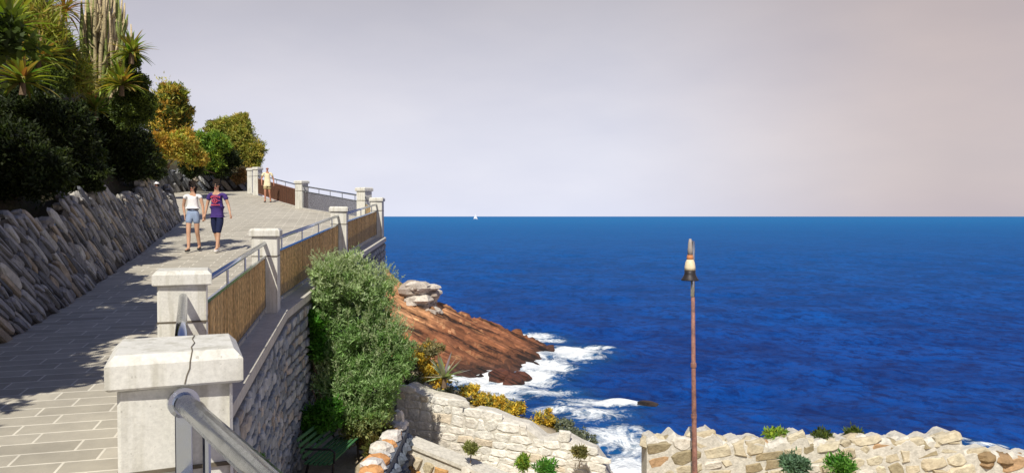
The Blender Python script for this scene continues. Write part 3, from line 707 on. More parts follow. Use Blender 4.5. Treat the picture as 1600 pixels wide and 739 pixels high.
ros = [((62, 45), 1.1, 'strap leaved rosette at the top left, its leaves arching over the shrubs'), ((12, 50), 1.2, 'strap leaved rosette cut by the left edge near the top corner'),
       ((92, 88), 1.0, 'bright strap leaved rosette left of the columnar cactus'), ((122, 122), .95, 'bright strap leaved rosette at the lower left foot of the columnar cactus'),
       ((160, 140), .95, 'bright strap leaved rosette directly below the columnar cactus'), ((190, 135), .8, 'small strap leaved rosette low on the right foot of the columnar cactus'),
       ((150, 175), .8, 'strap leaved rosette hanging lowest under the columnar cactus'), ((205, 85), .7, 'strap leaved rosette on the skyline right of the columnar cactus'),
       ((35, 130), .9, 'shaded strap leaved rosette drooping on the dark bank'), ((45, 5), 1.1, 'topmost strap leaved rosette in the corner above the others'), ((60, 95), .9, 'strap leaved rosette in the middle of the sunlit drift at the left')]
for (px, py), s, lab in ros:
    h = hit(px, py+25, 0); Y = (h.y if h else 19)-1.9; c = P(px, py, Y); rosette(c, s*.85, 90, [(.26, .30, .05), (.36, .37, .08), (.16, .21, .04), (.30, .24, .07)], lab)
c = P(100, 22, hc.y-1); rosette(c, 1.0, 60, [(.42, .20, .07), (.36, .26, .08), (.24, .24, .06)], 'dry orange brown palm head beside the top of the columnar cactus', droop=.9, name='dwarf_palm', cat='palm', grp=None, wid=.035)
c = P(150, 165, hc.y-1.2); rosette(c, .6, 50, [(.30, .15, .06), (.22, .13, .05)], 'dead brown leaves hanging below the bright rosettes under the cactus', droop=1.6, name='withered_agave', cat='agave', grp=None, wid=.05)

# far bushes and tree beyond the bend
def far_one(name, basepx, Y, ls, cols, ncl, leaf, lab, cat, per=26, grp=None, **kw):
    b0 = P(basepx[0], basepx[1], Y); shrub(name, b0, [lob(a, b_, Y+dy, rx*1.0, min(rx, ry), ry*1.0) for a, b_, rx, ry, dy in ls], int(ncl*1.3), per+6, leaf*.7, cols, lab, cat, grp, shell=.35, up=.7, aspect=.3, clr=.36, **kw)
GF = 'bushes above the far wall'
far_one('bush', (262, 262), 41, [(262, 170, 26, 30, 0), (245, 185, 22, 26, -1), (280, 190, 20, 28, 1), (270, 150, 16, 16, 0)], G_ochre+G_mid, 1100, .26, 'tall ochre and green bush behind the bank, right of the dark slope', 'bush', grp=GF)
far_one('bush', (255, 262), 40, [(240, 232, 28, 22, 0), (275, 228, 26, 24, 0), (292, 235, 20, 22, 0)], G_ochre, 1000, .24, 'low orange ochre bush above the left end of the far slanting wall', 'bush', grp=GF)
far_one('bush', (315, 268), 48, [(318, 240, 24, 28, 0), (335, 228, 22, 20, 0), (305, 225, 14, 16, 0)], G_bright, 1000, .26, 'bright lime green bush in front of the round tree', 'bush', grp=GF)
far_one('bush', (348, 272), 49, [(350, 252, 20, 24, 0), (335, 262, 16, 14, 0), (300, 262, 22, 14, -3)], G_dark, 700, .24, 'dark green bush low above the far wall, under the lime green one', 'bush', grp=GF)
far_one('round_tree', (368, 272), 52, [(370, 215, 28, 26, 0), (348, 208, 20, 20, 0), (385, 238, 22, 26, 0), (362, 196, 18, 12, 0), (395, 250, 14, 18, 0), (358, 240, 18, 22, 0), (376, 190, 10, 9, 0)], [(.36, .37, .07), (.44, .36, .08), (.24, .28, .06)], 1700, .24, 'round olive and ochre tree at the path bend, outlined against the sky', 'tree', stem=.16)
far_one('bush', (382, 285), 50, [(384, 272, 12, 9, 0), (374, 280, 9, 6, 0)], [(.34, .20, .09), (.26, .18, .08)], 240, .2, 'small dry reddish bush left of the two farthest pillars', 'bush', grp=GF)
far_one('bush', (205, 268), 24, [(215, 268, 34, 16, 0), (240, 262, 22, 14, 3)], G_mid, 500, .11, 'low green bush spilling over the far end of the near wall', 'bush', grp=None)

# trees to the left of the viewer: they throw the leafy shade on the path
for i, (x, y, zc, rr_, lab) in enumerate([(-7.0, -5.6, 2.2, 2.1, 'leafy tree on the bank well behind the viewer'), (-7.0, -2.4, 2.3, 2.1, 'leafy tree on the bank just behind the viewer'), (-7.3, .8, 2.4, 2.1, 'leafy tree on the bank level with the viewer'), (-7.45, 3.6, 2.5, 1.95, 'leafy tree on the bank ahead of the viewer, out of view on the left'), (-7.6, 6.3, 2.9, 1.95, 'leafy tree on the bank nearest to the left edge of the view'), (-8.6, 8.9, 2.8, 1.65, 'leafy tree on the bank farthest along the wall outside the view')]):
    lb = [(x, y, zc, rr_, rr_, rr_*.85), (x+.9, y+.9, zc-.6, rr_*.6, rr_*.6, rr_*.6), (x-.8, y-.9, zc+.5, rr_*.7, rr_*.7, rr_*.6), (x+.6, y-1.2, zc-.7, rr_*.6, rr_*.6, rr_*.6)]
    shrub('shade_tree', (x-.3, y, -.6), lb, 1300, 42, .17, G_mid, lab, 'tree', 'shade trees outside the view', stem=.18, clr=.25, shell=.1, aspect=.5)

# big silvery bush against the retaining wall
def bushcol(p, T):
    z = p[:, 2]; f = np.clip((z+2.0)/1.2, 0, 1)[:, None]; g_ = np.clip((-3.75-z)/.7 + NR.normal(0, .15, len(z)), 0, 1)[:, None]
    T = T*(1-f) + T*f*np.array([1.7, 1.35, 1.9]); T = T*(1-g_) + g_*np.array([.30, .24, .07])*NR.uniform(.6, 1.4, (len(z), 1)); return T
Yb = 15.2
lb = [lob(545, 645, Yb-.4, 36, 34, 34), lob(520, 610, Yb-.4, 32, 30, 40), lob(605, 560, Yb-.1, 34, 36, 60), lob(545, 455, Yb, 55, 50, 45), lob(520, 440, Yb-.2, 35, 38, 32), lob(585, 465, Yb, 38, 40, 42), lob(530, 520, Yb, 48, 50, 55), lob(585, 535, Yb-.1, 44, 45, 55), lob(545, 590, Yb-.2, 55, 50, 50), lob(590, 610, Yb-.3, 38, 40, 45), lob(570, 650, Yb-.4, 48, 40, 32), lob(505, 480, Yb-.3, 26, 28, 45), lob(515, 560, Yb-.3, 30, 30, 50)]
root = empty('large_bush', P(560, 690, Yb), 'huge silvery green bush growing up against the retaining wall beside the rocks', 'bush')
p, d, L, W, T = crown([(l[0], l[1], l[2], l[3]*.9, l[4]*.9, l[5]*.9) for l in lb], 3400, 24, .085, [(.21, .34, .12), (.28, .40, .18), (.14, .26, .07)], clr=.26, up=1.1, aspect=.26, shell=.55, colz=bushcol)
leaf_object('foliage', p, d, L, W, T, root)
# upright silvery sprays along the top
ps = []; ds = []; Ts = []
for i in range(700):
    l = lb[NR.integers(0, 9)]; a = NR.uniform(0, 6.28); e = NR.uniform(.15, 1.4)
    c0 = Vector((l[0]+l[3]*math.cos(a)*math.cos(e), l[1]+l[4]*math.sin(a)*math.cos(e), l[2]+l[5]*math.sin(e)))
    dr = Vector((math.cos(a)*.5+NR.normal()*.3, math.sin(a)*.5, 1.2)).normalized(); Lg = NR.uniform(.12, .34)
    for q in range(22):
        f = q/22; ps.append(c0+dr*Lg*f); v = Vector(NR.normal(size=3))*.8+dr; ds.append(v); Ts.append(np.array([.40, .48, .27])*NR.uniform(.7, 1.3))
leaf_object('leaf_spray', np.array(ps), np.array(ds), .05*NR.uniform(.7, 1.3, len(ps)), .014, np.array(Ts), root)
b = MB(); r = random.Random(4); limbs(b, P(565, 700, Yb), [(l[0], l[1], l[2]) for l in lb], .06, r); b.build('stem', M['bark'], root)
# bright green creeper patches between bush and wall
shrub('ivy', P(490, 560, 14.7), [lob(492, 510, 14.7, 12, 14, 26), lob(497, 545, 14.6, 10, 12, 20), lob(508, 650, 14.2, 20, 18, 24), lob(488, 665, 14.2, 14, 14, 30)], 420, 22, .09, [(.07, .22, .02), (.05, .16, .02), (.10, .26, .03)], 'bright green leafy climber squeezed between the wall and the huge bush', 'climber', stem=.02)
shrub('weed', P(405, 735, 8.2), [lob(406, 722, 8.2, 7, 7, 7)], 26, 16, .05, [(.10, .28, .03)], 'tiny bright green weed in the wall joint right of the nearest pillar', 'weed', stem=.006)

# ------------------------------------------------------------------ lower terrace, cliff, shore rocks
TZ = -4.72
xs = np.arange(-7, 14, .25); ys = np.arange(9, 30, .25); GX, GY = np.meshgrid(xs, ys, indexing='ij')
edge = np.interp(GX, [-7, -3, -1, 1, 2.2, 2.6, 14], [30, 19.5, 18.6, 17.4, 14.6, 14.2, 14.2])
bed = np.interp(GX, [-7, -2.6, 2.2, 14], [-3.9, -3.85, -5.2, -5.2])
frontz = np.where(GX < -2.25, TZ, -5.5); frontz = np.where((GX > 2.0), -4.9, frontz)
wy = np.interp(GX, [-2.52, 2.02], [16.8, 15.6])
zz = np.where((GY > wy+.25) & (GX > -2.6) & (GX < 2.2), bed, frontz)
zz = np.where((GY > 16.9) & (GX <= -2.6), -4.1, zz)
drop = np.clip(GY-edge, 0, None); zz = zz - drop*1.7 - drop**2*.1
zz = np.maximum(zz, -13) + .12*np.vectorize(lambda a, b_: fbm(a, b_, 3, .9))(GX, GY)*(drop > 0)*3
V = np.stack([GX, GY, zz], -1).reshape(-1, 3); nx, ny = GX.shape
q = (np.arange(nx-1)[:, None]*ny + np.arange(ny-1)[None]).ravel(); F = np.stack([q, q+ny, q+ny+1, q+1], -1)
tag(finish('ground', V, F, None, M['dirt'], smooth=False), kind='structure')
# shore: slabby promontory
CA, CBp = (-9.5, 61.5, -4.7), (3.9, 61.8, -10.9)
xs = np.arange(-34, 7.5, .22); ys = np.arange(44, 76, .22); GX, GY = np.meshgrid(xs, ys, indexing='ij')
crest = np.interp(GX, [-34, -20, -13, -9.3, -6.2, -5.3, -3, 0, 2, 3.6, 4.4, 7.5], [1.0, -1.5, -3.7, -4.9, -6.6, -7.1, -8.0, -9.3, -10.1, -10.9, -13, -16])
yc = np.interp(GX, [-34, -9, 4], [61, 61, 62.5]); low = np.interp(GX, [-34, -8, -4.5, -3, -.5, .3, 2, 4, 7.5], [46, 48.5, 50.2, 50.6, 50.4, 52.5, 56.5, 61, 62])
f = np.clip((yc-GY)/(yc-low+.01), -3, 1.6)
zz = np.where(f > 0, crest + (-11.35-crest)*(f**1.25), crest - np.abs(yc-GY)*1.35)
fv = np.vectorize(lambda a, b_, c_, s: fbm(a, b_, c_, s))
rg = fv(GX, GY, 7, .35)
bed_ = (GY*.93 + GX*.50)   # beds strike down to the right
strata = fv(GX*.12, bed_*1.0, 0, .9)
zz = zz + strata*.35 + rg*.35
saw = (bed_*1.1 + .6*rg) % 1.0; zz = zz + .5*(saw - .5)*(np.abs(f) < 1.2)
step = .34; zz = zz*.75 + .25*(np.round((zz + GX*.40)/step)*step - GX*.40)
kd = np.maximum(np.abs(GX+7.2)/1.75, np.abs(GY-59.6)/1.9)
kz = -24.85 + .12*np.floor((GX+GY*.3)*1.6) * .5 % .35 - np.clip(kd-.85, 0, 9)*9 + .25*fv(GX, GY, 4, 1.3)
isk = kz > zz; zz = np.maximum(zz, kz)
zz = zz + .09*fv(GX, GY, 2, 2.6)
zz = np.where(GX > 3.4, np.minimum(zz, -10.9-(GX-3.4)*2.2), zz)
V = np.stack([GX, GY, zz], -1).reshape(-1, 3); nx, ny = GX.shape
q = (np.arange(nx-1)[:, None]*ny + np.arange(ny-1)[None]).ravel(); F = np.stack([q, q+ny, q+ny+1, q+1], -1)
cx_, cy_, cz_ = GX[:-1, :-1].ravel(), GY[:-1, :-1].ravel(), zz[:-1, :-1].ravel()
pale = np.clip((-3.2-cx_)/3.0, 0, 1)*np.clip((cz_+8.6)/1.6, 0, 1); knob = isk[:-1, :-1].ravel().astype(float)*.9; streak = (((cy_*.93+cx_*.5)*.75 + .6*rg[:-1, :-1].ravel()) % 1.0 > .84).astype(float)*np.clip((-cx_-0)/4, 0, 1)*.6; pale = np.clip(pale + streak, 0, 1)
T = np.array([.30, .13, .062])[None]*(1-pale[:, None]) + pale[:, None]*np.array([.62, .37, .20]); T = T*(1-knob[:, None]) + knob[:, None]*np.array([.42, .38, .33])
wet = np.clip((-9.9-cz_)/.8, 0, 1)[:, None]; T = T*(1-wet) + wet*np.array([.07, .035, .025])
tag(finish('rock_shore', V, F, T, M['rock']), kind='structure')
# pale blocky knob at the head of the slabs
mb = MB(); r = random.Random(77)
for lv in range(8):
    z = -7.6 + lv*.31
    for q in range(6):
        k_ = 1 - lv*.035; boulder(mb, (-7.1-.1*(lv > 5)+r.uniform(-1.35, 1.35)*k_, 59.6+r.uniform(-.9, .9), z+r.uniform(-.08, .08)), r.uniform(.75, 1.1), blend((.62, .57, .50), (.36, .30, .25), r.random()), r, r.uniform(.26, .5))
tag(mb.build('rock_outcrop', M['stone']), kind='structure')
# small outlying rocks
mb = MB(); r = random.Random(3)
v = ray(1010, 634); kk = SEA/v.z; boulder(mb, (v.x*kk, v.y*kk, SEA), .75, (.05, .035, .03), r, .35); o = mb.build('sea_rock', M['rock']); tag(o, 'dark wet rock awash at the end of the lower foam streak', 'rock')
mb = MB(); v = ray(803, 598); kk = SEA/v.z
for dx, dy, s in ((0, 0, .8), (-.8, 1.2, 1.1), (.5, 1.4, .7)): boulder(mb, (v.x*kk+dx, v.y*kk+dy, SEA+.1), s, (.13, .05, .03), r, .5)
tag(mb.build('sea_rock', M['rock']), 'brown wet rock at the foot of the red slabs, ringed by foam', 'rock')

# ------------------------------------------------------------------ stone walls of the lower terrace
def pale_t(r):
    c = blend((.80, .78, .72), (.64, .62, .56), r.random())
    if r.random() < .08: c = blend(c, (.56, .42, .24), .5)
    return c
g0 = empty('garden_wall', (-.3, 16.4, -5.5), 'pale rubble wall with jagged top stepping down to the right under the yellow flowering plants', 'wall')
topx = [622, 634, 655, 668, 700, 716, 724, 740, 765, 800, 822, 850, 880, 905, 930, 948, 952]
topy = [612, 596, 606, 612, 618, 624, 642, 636, 640, 655, 660, 682, 676, 690, 700, 725, 745]
GL = (P(620, 600, 16.8).x, 16.8); GR = (P(955, 700, 15.6).x, 15.6)
Lg, mg, ag = polymap([GL, GR], lambda p: 0, 0, 1)
def gtop(s):
    p, n = ag(s); px = 800 + 1200*p.x/p.y; return P(px, float(np.interp(px, topx, topy)), p.y).z
mb = MB(); stones(mb, 0, Lg, -6.0, -3.4, lambda s, v: v < gtop(s)-.04, mg, R(-4), .19, (.16, .5), .028, pale_t, gap=.035, jit=.3, seed=31)
mb.build('stone_facing', M['palestone'], g0)
mb = MB(); ss = np.linspace(0, Lg, 70); vs = []
for s in ss:
    zt = gtop(s)
    vs += [mg(s, -6.2, 0), mg(s, zt-.12, .01), mg(s, zt-.06, -.2), mg(s, zt-.08, -.5), mg(s, -6.2, -.5)]
mb.add(vs, [(i*5+k_, i*5+k_+5, i*5+k_+6, i*5+k_+1) for i in range(len(ss)-1) for k_ in range(4)]); mb.build('wall_core', M['palemortar'], g0)
# low parapet in front of it, sloping coping
g1 = empty('stair_parapet', (-1.2, 15.2, -5.6), 'low sloping parapet with smooth coping in front of the pale rubble wall', 'wall')
a0, a1 = P(636, 690, 15.4), P(790, 752, 14.6)
u = (a1-a0).normalized(); sd = Vector((u.y, -u.x, 0)).normalized()
if sd.y > 0: sd = -sd
mb = MB(); vs = []
for p_ in (a0, a1): vs += [p_ + sd*.06 - Vector((0, 0, .07)), p_ + sd*.06, p_ - sd*.38 + Vector((0, 0, .02)), p_ - sd*.38 - Vector((0, 0, .4))]
mb.add(vs, [(0, 4, 5, 1), (1, 5, 6, 2), (2, 6, 7, 3), (0, 3, 7, 4), (0, 1, 2, 3), (4, 7, 6, 5)]); mb.build('coping', M['palemortar'], g1)
Lp, mp_, ap_ = polymap([(a0.x, a0.y), (a1.x, a1.y)], lambda p: 0, 0, 1)
mb = MB()
def par_t(r):
    k = r.random(); return (.52, .30, .12) if k < .2 else ((.62, .58, .5) if k < .5 else blend((.5, .44, .33), (.4, .34, .22), r.random()))
ztop = lambda s: a0.z + (a1.z-a0.z)*s/Lp - .07
stones(mb, 0, Lp, -6.2, -4, lambda s, v: v < ztop(s)-.06, mp_, R(-18), .2, (.16, .4), .08, par_t, gap=.12, jit=.3, seed=17); mb.build('stone_facing', M['palestone'], g1)
mb = MB(); mb.add([mp_(0, -6.2, 0), mp_(Lp, -6.2, 0), mp_(Lp, ztop(Lp), 0), mp_(0, ztop(0), 0)], [(0, 1, 2, 3)]); mb.build('wall_core', M['palemortar'], g1)
# short wall with white and orange boulders, its right face coloured dark to imitate shade
g2 = empty('boulder_wall', (-2.3, 14, -5.5), 'short wall topped with white and orange boulders, side coloured dark for shade, right of the green bench', 'wall')
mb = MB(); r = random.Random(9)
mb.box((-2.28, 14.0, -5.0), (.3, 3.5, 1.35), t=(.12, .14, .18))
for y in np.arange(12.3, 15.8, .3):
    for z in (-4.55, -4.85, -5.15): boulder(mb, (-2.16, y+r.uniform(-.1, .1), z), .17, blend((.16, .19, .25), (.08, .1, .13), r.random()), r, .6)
mb.build('shade_painted_side', M['stone'], g2)
mb = MB(); cs_ = [(.66, .62, .56), (.60, .31, .13), (.64, .62, .6), (.55, .27, .11), (.6, .58, .55)]
for i, y in enumerate(np.arange(12.2, 15.9, .36)):
    boulder(mb, (-2.36+r.uniform(-.05, .05), y, -4.3+r.uniform(-.03, .08)), r.uniform(.19, .25), cs_[i % 5], r, .55)
b_ = P(622, 652, 15.6); boulder(mb, b_, .16, (.60, .56, .5), r, .9)
mb.build('boulder', M['palestone'], g2, smooth=False)
shrub('grass_tuft', P(580, 700, 14.6), [lob(585, 705, 14.6, 14, 14, 20), lob(590, 735, 14, 12, 12, 16), lob(600, 678, 15, 12, 12, 10)], 260, 18, .1, [(.14, .11, .03), (.10, .12, .03)], 'dry yellowish grass growing along the left side of the boulder topped wall', 'grass tuft', up=1.2, aspect=.15, stem=.01)
# right hand sea wall
g3 = empty('sea_wall', (5.2, 13.2, -5), 'rough golden rubble wall at the bottom right behind the lamp post', 'wall')
tx = [1008, 1020, 1044, 1056, 1070, 1080, 1090, 1115, 1124, 1140, 1175, 1215, 1240, 1262, 1270, 1330, 1345, 1372, 1400, 1420, 1440, 1475, 1492, 1505, 1509, 1512, 1540, 1580, 1620, 1700]
ty = [690, 684, 686, 679, 684, 692, 676, 674, 684, 690, 687, 692, 680, 680, 690, 688, 680, 686, 688, 684, 688, 684, 677, 678, 700, 703, 704, 708, 712, 720]
Yw = 13.2; X0, X1 = P(1010, 700, Yw).x, P(1690, 700, Yw).x
Ls, ms, as_ = polymap([(X0, Yw), (X1, Yw)], lambda p: 0, 0, 1)
def stop(s): px = 800+1200*(X0+s)/Yw; return P(px, float(np.interp(px, tx, ty)), Yw).z
def gold(r):
    k = r.random(); c = blend((.60, .54, .40), (.46, .40, .28), r.random())
    if k < .14: c = (.66, .62, .54)
    elif k < .20: c = (.46, .30, .17)
    elif k < .36: c = (.32, .27, .17)
    return c
mb = MB(); stones(mb, 0, Ls, -5.6, -3.3, lambda s, v: v < stop(s)-.02, ms, R(9), .23, (.18, .55), .06, gold, gap=.07, jit=.36, seed=40)
mb.build('stone_facing', M['palestone'], g3)
mb = MB(); ss = np.linspace(0, Ls, 240); vs = []; r = random.Random(2)
for s in ss:
    zt = stop(s) + .03*math.sin(s*17) + r.uniform(-.012, .012); vs += [ms(s, -5.7, .0), ms(s, zt-.06, .05), ms(s, zt, -.05), ms(s, zt-.03, -.5), ms(s, -5.7, -.5)]
mb.add(vs, [(i*5+k_, i*5+k_+5, i*5+k_+6, i*5+k_+1) for i in range(len(ss)-1) for k_ in range(4)] + [(0, 1, 2, 3, 4)]); mb.build('wall_core', M['palemortar'], g3)
mb = MB(); r = random.Random(12)
for s in np.arange(.05, 5.45, .2):
    if X0+s > 7.65: break
    boulder(mb, ms(s, stop(s)-.10, -.16+r.uniform(-.05, .05)), r.uniform(.13, .21), gold(r), r, .55)
mb.build('top_stone', M['palestone'], g3)
mb = MB(); r = random.Random(14)
for i in range(60): boulder(mb, P(1515+r.uniform(0, 150), 712+r.uniform(0, 14), 13.2+r.uniform(0, .7)), r.uniform(.08, .2), blend((.34, .22, .12), (.24, .17, .09), r.random()), r, .55)
mb.build('rubble', M['palestone'], g3)
# plants on and before the sea wall
for (px, py, rx, ry, Y, lab, cols) in [(1212, 678, 15, 6, 13.5, 'small leafy plant poking over the sea wall, leftmost of the three on its top', G_bright), (1285, 681, 13, 5, 13.5, 'small leafy plant poking over the sea wall, middle one of the three on its top', G_mid), (1334, 678, 9, 5, 13.5, 'small leafy plant poking over the sea wall, rightmost of the three on its top', G_mid),
      (1241, 725, 17, 13, 12.6, 'blue green rounded plant in front of the sea wall', [(.13, .22, .14), (.10, .18, .10)]), (1313, 727, 17, 15, 12.6, 'vivid green plant in front of the sea wall, right of the blue green one', [(.07, .22, .03), (.12, .28, .04)]),
      (905, 705, 10, 7, 15.2, 'dry olive tuft near the low right end of the pale rubble wall', [(.30, .26, .10), (.22, .22, .08)]), (735, 700, 8, 5, 14.9, 'little olive tuft rooted in the middle of the pale rubble wall', [(.22, .24, .08)]), (851, 731, 18, 9, 14.2, 'vivid green plant low in front of the pale rubble wall', [(.07, .22, .03), (.12, .28, .04)]), (817, 722, 7, 8, 14.4, 'small green tuft on the pale rubble wall left of the vivid plant', G_bright)]:
    shrub('plant', P(px, py+ry+6, Y), [lob(px, py, Y, rx, rx, ry), lob(px+rx*.4, py+ry*.4, Y, rx*.6, rx*.6, ry*.7)], 70 if ry < 10 else 130, 18, .075, cols, lab, 'plant', 'small plants on the terrace walls', stem=.01, up=.7, aspect=.3)
# yellow flowering succulents above the garden wall
YF = [(.74, .52, .06), (.66, .50, .08), (.62, .40, .05), (.26, .27, .08)]
SG = [(.20, .23, .16), (.27, .29, .22), (.13, .15, .09)]
for (ls, cols, n, lab) in [([(655, 558, 17, 16), (670, 578, 16, 18), (688, 597, 15, 12)], YF, 520, 'steep drift of yellow flowers under the agave, right of the huge bush'),
    ([(735, 612, 16, 8), (755, 625, 18, 12), (775, 632, 20, 12)], YF, 420, 'yellow flowering clump at the middle of the pale wall top'),
    ([(800, 640, 16, 11), (790, 650, 14, 8)], YF, 260, 'yellow flowering clump just right of the middle one, beside the dark rock'),
    ([(850, 655, 18, 11), (862, 668, 16, 12)], YF, 260, 'yellow flowering clump at the right hand end of the pale wall top'),
    ([(640, 580, 22, 26), (645, 600, 20, 12), (712, 612, 26, 10)], SG, 480, 'grey green spiky ground plants between the huge bush and the yellow flowers'),
    ([(735, 640, 26, 12), (765, 652, 24, 10), (790, 664, 16, 8)], SG, 480, 'grey green cushion along the pale wall top below the yellow clumps'),
    ([(835, 668, 20, 14), (880, 670, 24, 16), (905, 690, 22, 16)], SG, 520, 'pale grey cushion plant at the end of the wall before the foam'),
    ([(840, 690, 14, 12), (855, 688, 10, 12)], G_bright, 200, 'fresh green plant below the right hand yellow clump'),
    ([(672, 545, 20, 12), (640, 545, 16, 14)], [(.22, .22, .12), (.30, .26, .12)], 260, 'olive scrub at the cliff edge behind the agave')]:
    Y = 17.6; c0 = P(ls[0][0], ls[0][1]+ls[0][3], Y)
    shrub('flower_clump' if cols is YF else 'cushion_plant', c0, [lob(a, b_, Y+i*.1, rx, rx, ry) for i, (a, b_, rx, ry) in enumerate(ls)], n, 16, .055, cols, lab, 'flowers' if cols is YF else 'plant', 'flowering plants along the cliff edge', stem=.012, up=.5, clr=.35, aspect=.45)
rosette(P(694, 590, 17.2), .62, 26, [(.42, .44, .36), (.32, .36, .28)], 'pale grey agave with stiff leaves above the yellow flowers', droop=.05, grp=None, wid=.075)
mb = MB(); r = random.Random(6); boulder(mb, P(797, 668, 17.2), .26, (.16, .14, .12), r, .5); boulder(mb, P(780, 662, 17.3), .2, (.2, .17, .14), r, .5)
tag(mb.build('boulder', M['stone']), 'dark brown boulder between the cushion plants on the pale wall', 'boulder')

# ------------------------------------------------------------------ bench
bn = empty('park_bench', (-3.28, 14.0, TZ), 'green slatted bench in the shade at the foot of the retaining wall', 'bench')
Mz = Matrix.Rotation(R(-6), 3, 'Z'); Bo = Vector((-3.28, 14.0, TZ))
def bl(x, y, z): return Bo + Mz @ Vector((x, y, z))
b = MB()
for i in range(6): b.box(bl(-.2+i*.085, 0, .44+.006*abs(i-2.5)), (.055, 1.75, .03), R(-6), bev=.006)
b.build('seat', M['benchgreen'], bn)
b = MB()
for i in range(4):
    z = .56+i*.1; b.box(bl(-.25-.03*i, 0, z), (.028, 1.75, .065), R(-6), bev=.006)
b.build('backrest', M['benchgreen'], bn)
for sy in (-.72, .72):
    b = MB()
    b.tube([bl(.26, sy, 0), bl(.23, sy, .22), bl(.24, sy, .42), bl(-.2, sy, .42), bl(-.26, sy, .5), bl(-.37, sy, .9)], .022, 8); b.tube([bl(-.3, sy, 0), bl(-.2, sy, .42)], .022, 8)
    b.build('leg', M['iron'], bn)
    b = MB(); b.tube([bl(.26, sy, .43), bl(.27, sy, .62), bl(.2, sy, .67), bl(-.26, sy, .66)], .02, 8); b.build('armrest', M['iron'], bn)

# ------------------------------------------------------------------ lamp post
Lb = P(1086, 739, 12.6); Lb = Vector((Lb.x, 12.6, -4.9)); Lt = P(1082.5, 440, 12.6)
lp = empty('lamp_post', Lb, 'slender rusty lamp post with bell shaped lamp, standing before the sea', 'lamp post')
b = MB(); md = Lb.lerp(Lt, .55); b.tube([Lb, Lb+Vector((0, 0, .5)), md, Lt], [.05, .046, .036, .030], 12); b.build('pole', M['rust'], lp, smooth=True)
for f in (.42, .64): b = MB(); b.lathe(Lb.lerp(Lt, f), [(.03, -.05), (.047, -.03), (.047, .03), (.03, .05)], 12); b.build('collar', M['rust'], lp)
b = MB(); b.tube([Lt-Vector((0, 0, .25)), Lt+Vector((0, 0, .1)), Lt+Vector((0, 0, .45)), Lt+Vector((.0, 0, .66)), Lt+Vector((-.03, 0, .68)), Lt+Vector((-.05, 0, .6))], [.036, .033, .03, .026, .024, .022], 10); b.build('lamp_arm', M['steel'], lp, smooth=True)
hd = P(1078, 437, 12.55)
b = MB(); b.lathe(hd, [(.14, -.012), (.145, 0), (.128, .02), (.10, .07), (.09, .10), (.088, .16)], 24); b.build('lamp_shade', M['iron'], lp, smooth=True)
b = MB(); b.lathe(hd+Vector((0, 0, .155)), [(.09, 0), (.088, .05), (.075, .13), (.05, .18)], 20); b.build('lamp_housing', M['lampglass'], lp, smooth=True)
b = MB(); b.lathe(hd+Vector((0, 0, .33)), [(.052, 0), (.056, .03), (.045, .075)], 16); b.build('rust_band', M['orange'], lp, smooth=True)
b = MB(); b.lathe(hd+Vector((0, 0, .40)), [(.042, 0), (.04, .1), (.032, .2), (.018, .27)], 16); b.build('finial', plain('weathered grey metal', (.34, .30, .27), .5), lp, smooth=True)
# little street lamp on the far bank
h0 = P(333, 250, 55); top = P(333, 190, 55)
l2 = empty('street_lamp', h0-Vector((0, 0, 1)), 'thin street lamp whose dark head shows over the far bushes', 'street lamp')
b = MB(); b.tube([h0-Vector((0, 0, 1)), top], [.06, .045], 8); b.build('pole', M['iron'], l2)
b = MB(); b.box(top+Vector((-.12, 0, .03)), (.5, .25, .13), bev=.03); b.build('lamp_head', M['iron'], l2)

# ------------------------------------------------------------------ sail boat on the horizon
v = ray(743, 341.5); kk = 2600/v.y; bp0 = Vector((v.x*kk, 2600, SEA))
bt = empty('sailing_boat', bp0, 'tiny white sailing boat on the horizon', 'boat')
b = MB(); L_ = 7; vs = []
for x, wd, zk in ((-L_, 1.2, .3), (-L_*.4, 2, 0), (L_*.4, 1.8, 0), (L_*1.1, .1, .8)): vs += [bp0+Vector((x, -wd, 1.8)), bp0+Vector((x, 0, zk-.4)), bp0+Vector((x, wd, 1.8))]
b.add(vs, [(i*3+k_, i*3+3+k_, i*3+4+k_, i*3+1+k_) for i in range(3) for k_ in range(2)] + [(0, 3, 6, 9, 11, 8, 5, 2)]); b.build('hull', M['sail'], bt)
b = MB(); b.tube([bp0+Vector((0, 0, 1.5)), bp0+Vector((0, 0, 20))], .12, 6); b.build('mast', M['sail'], bt)
b = MB(); b.add([bp0+Vector((-.2, 0, 3)), bp0+Vector((-6.5, .5, 3.2)), bp0+Vector((-.2, 0, 19)), bp0+Vector((-.2, .1, 3))], [(0, 1, 2), (2, 1, 3)]); b.add([bp0+Vector((.3, 0, 17)), bp0+Vector((6.5, .4, 2.5)), bp0+Vector((.6, 0, 3)), bp0+Vector((.6, .1, 3))], [(0, 1, 2), (1, 0, 3)])
b.build('sail', M['sail'], bt)

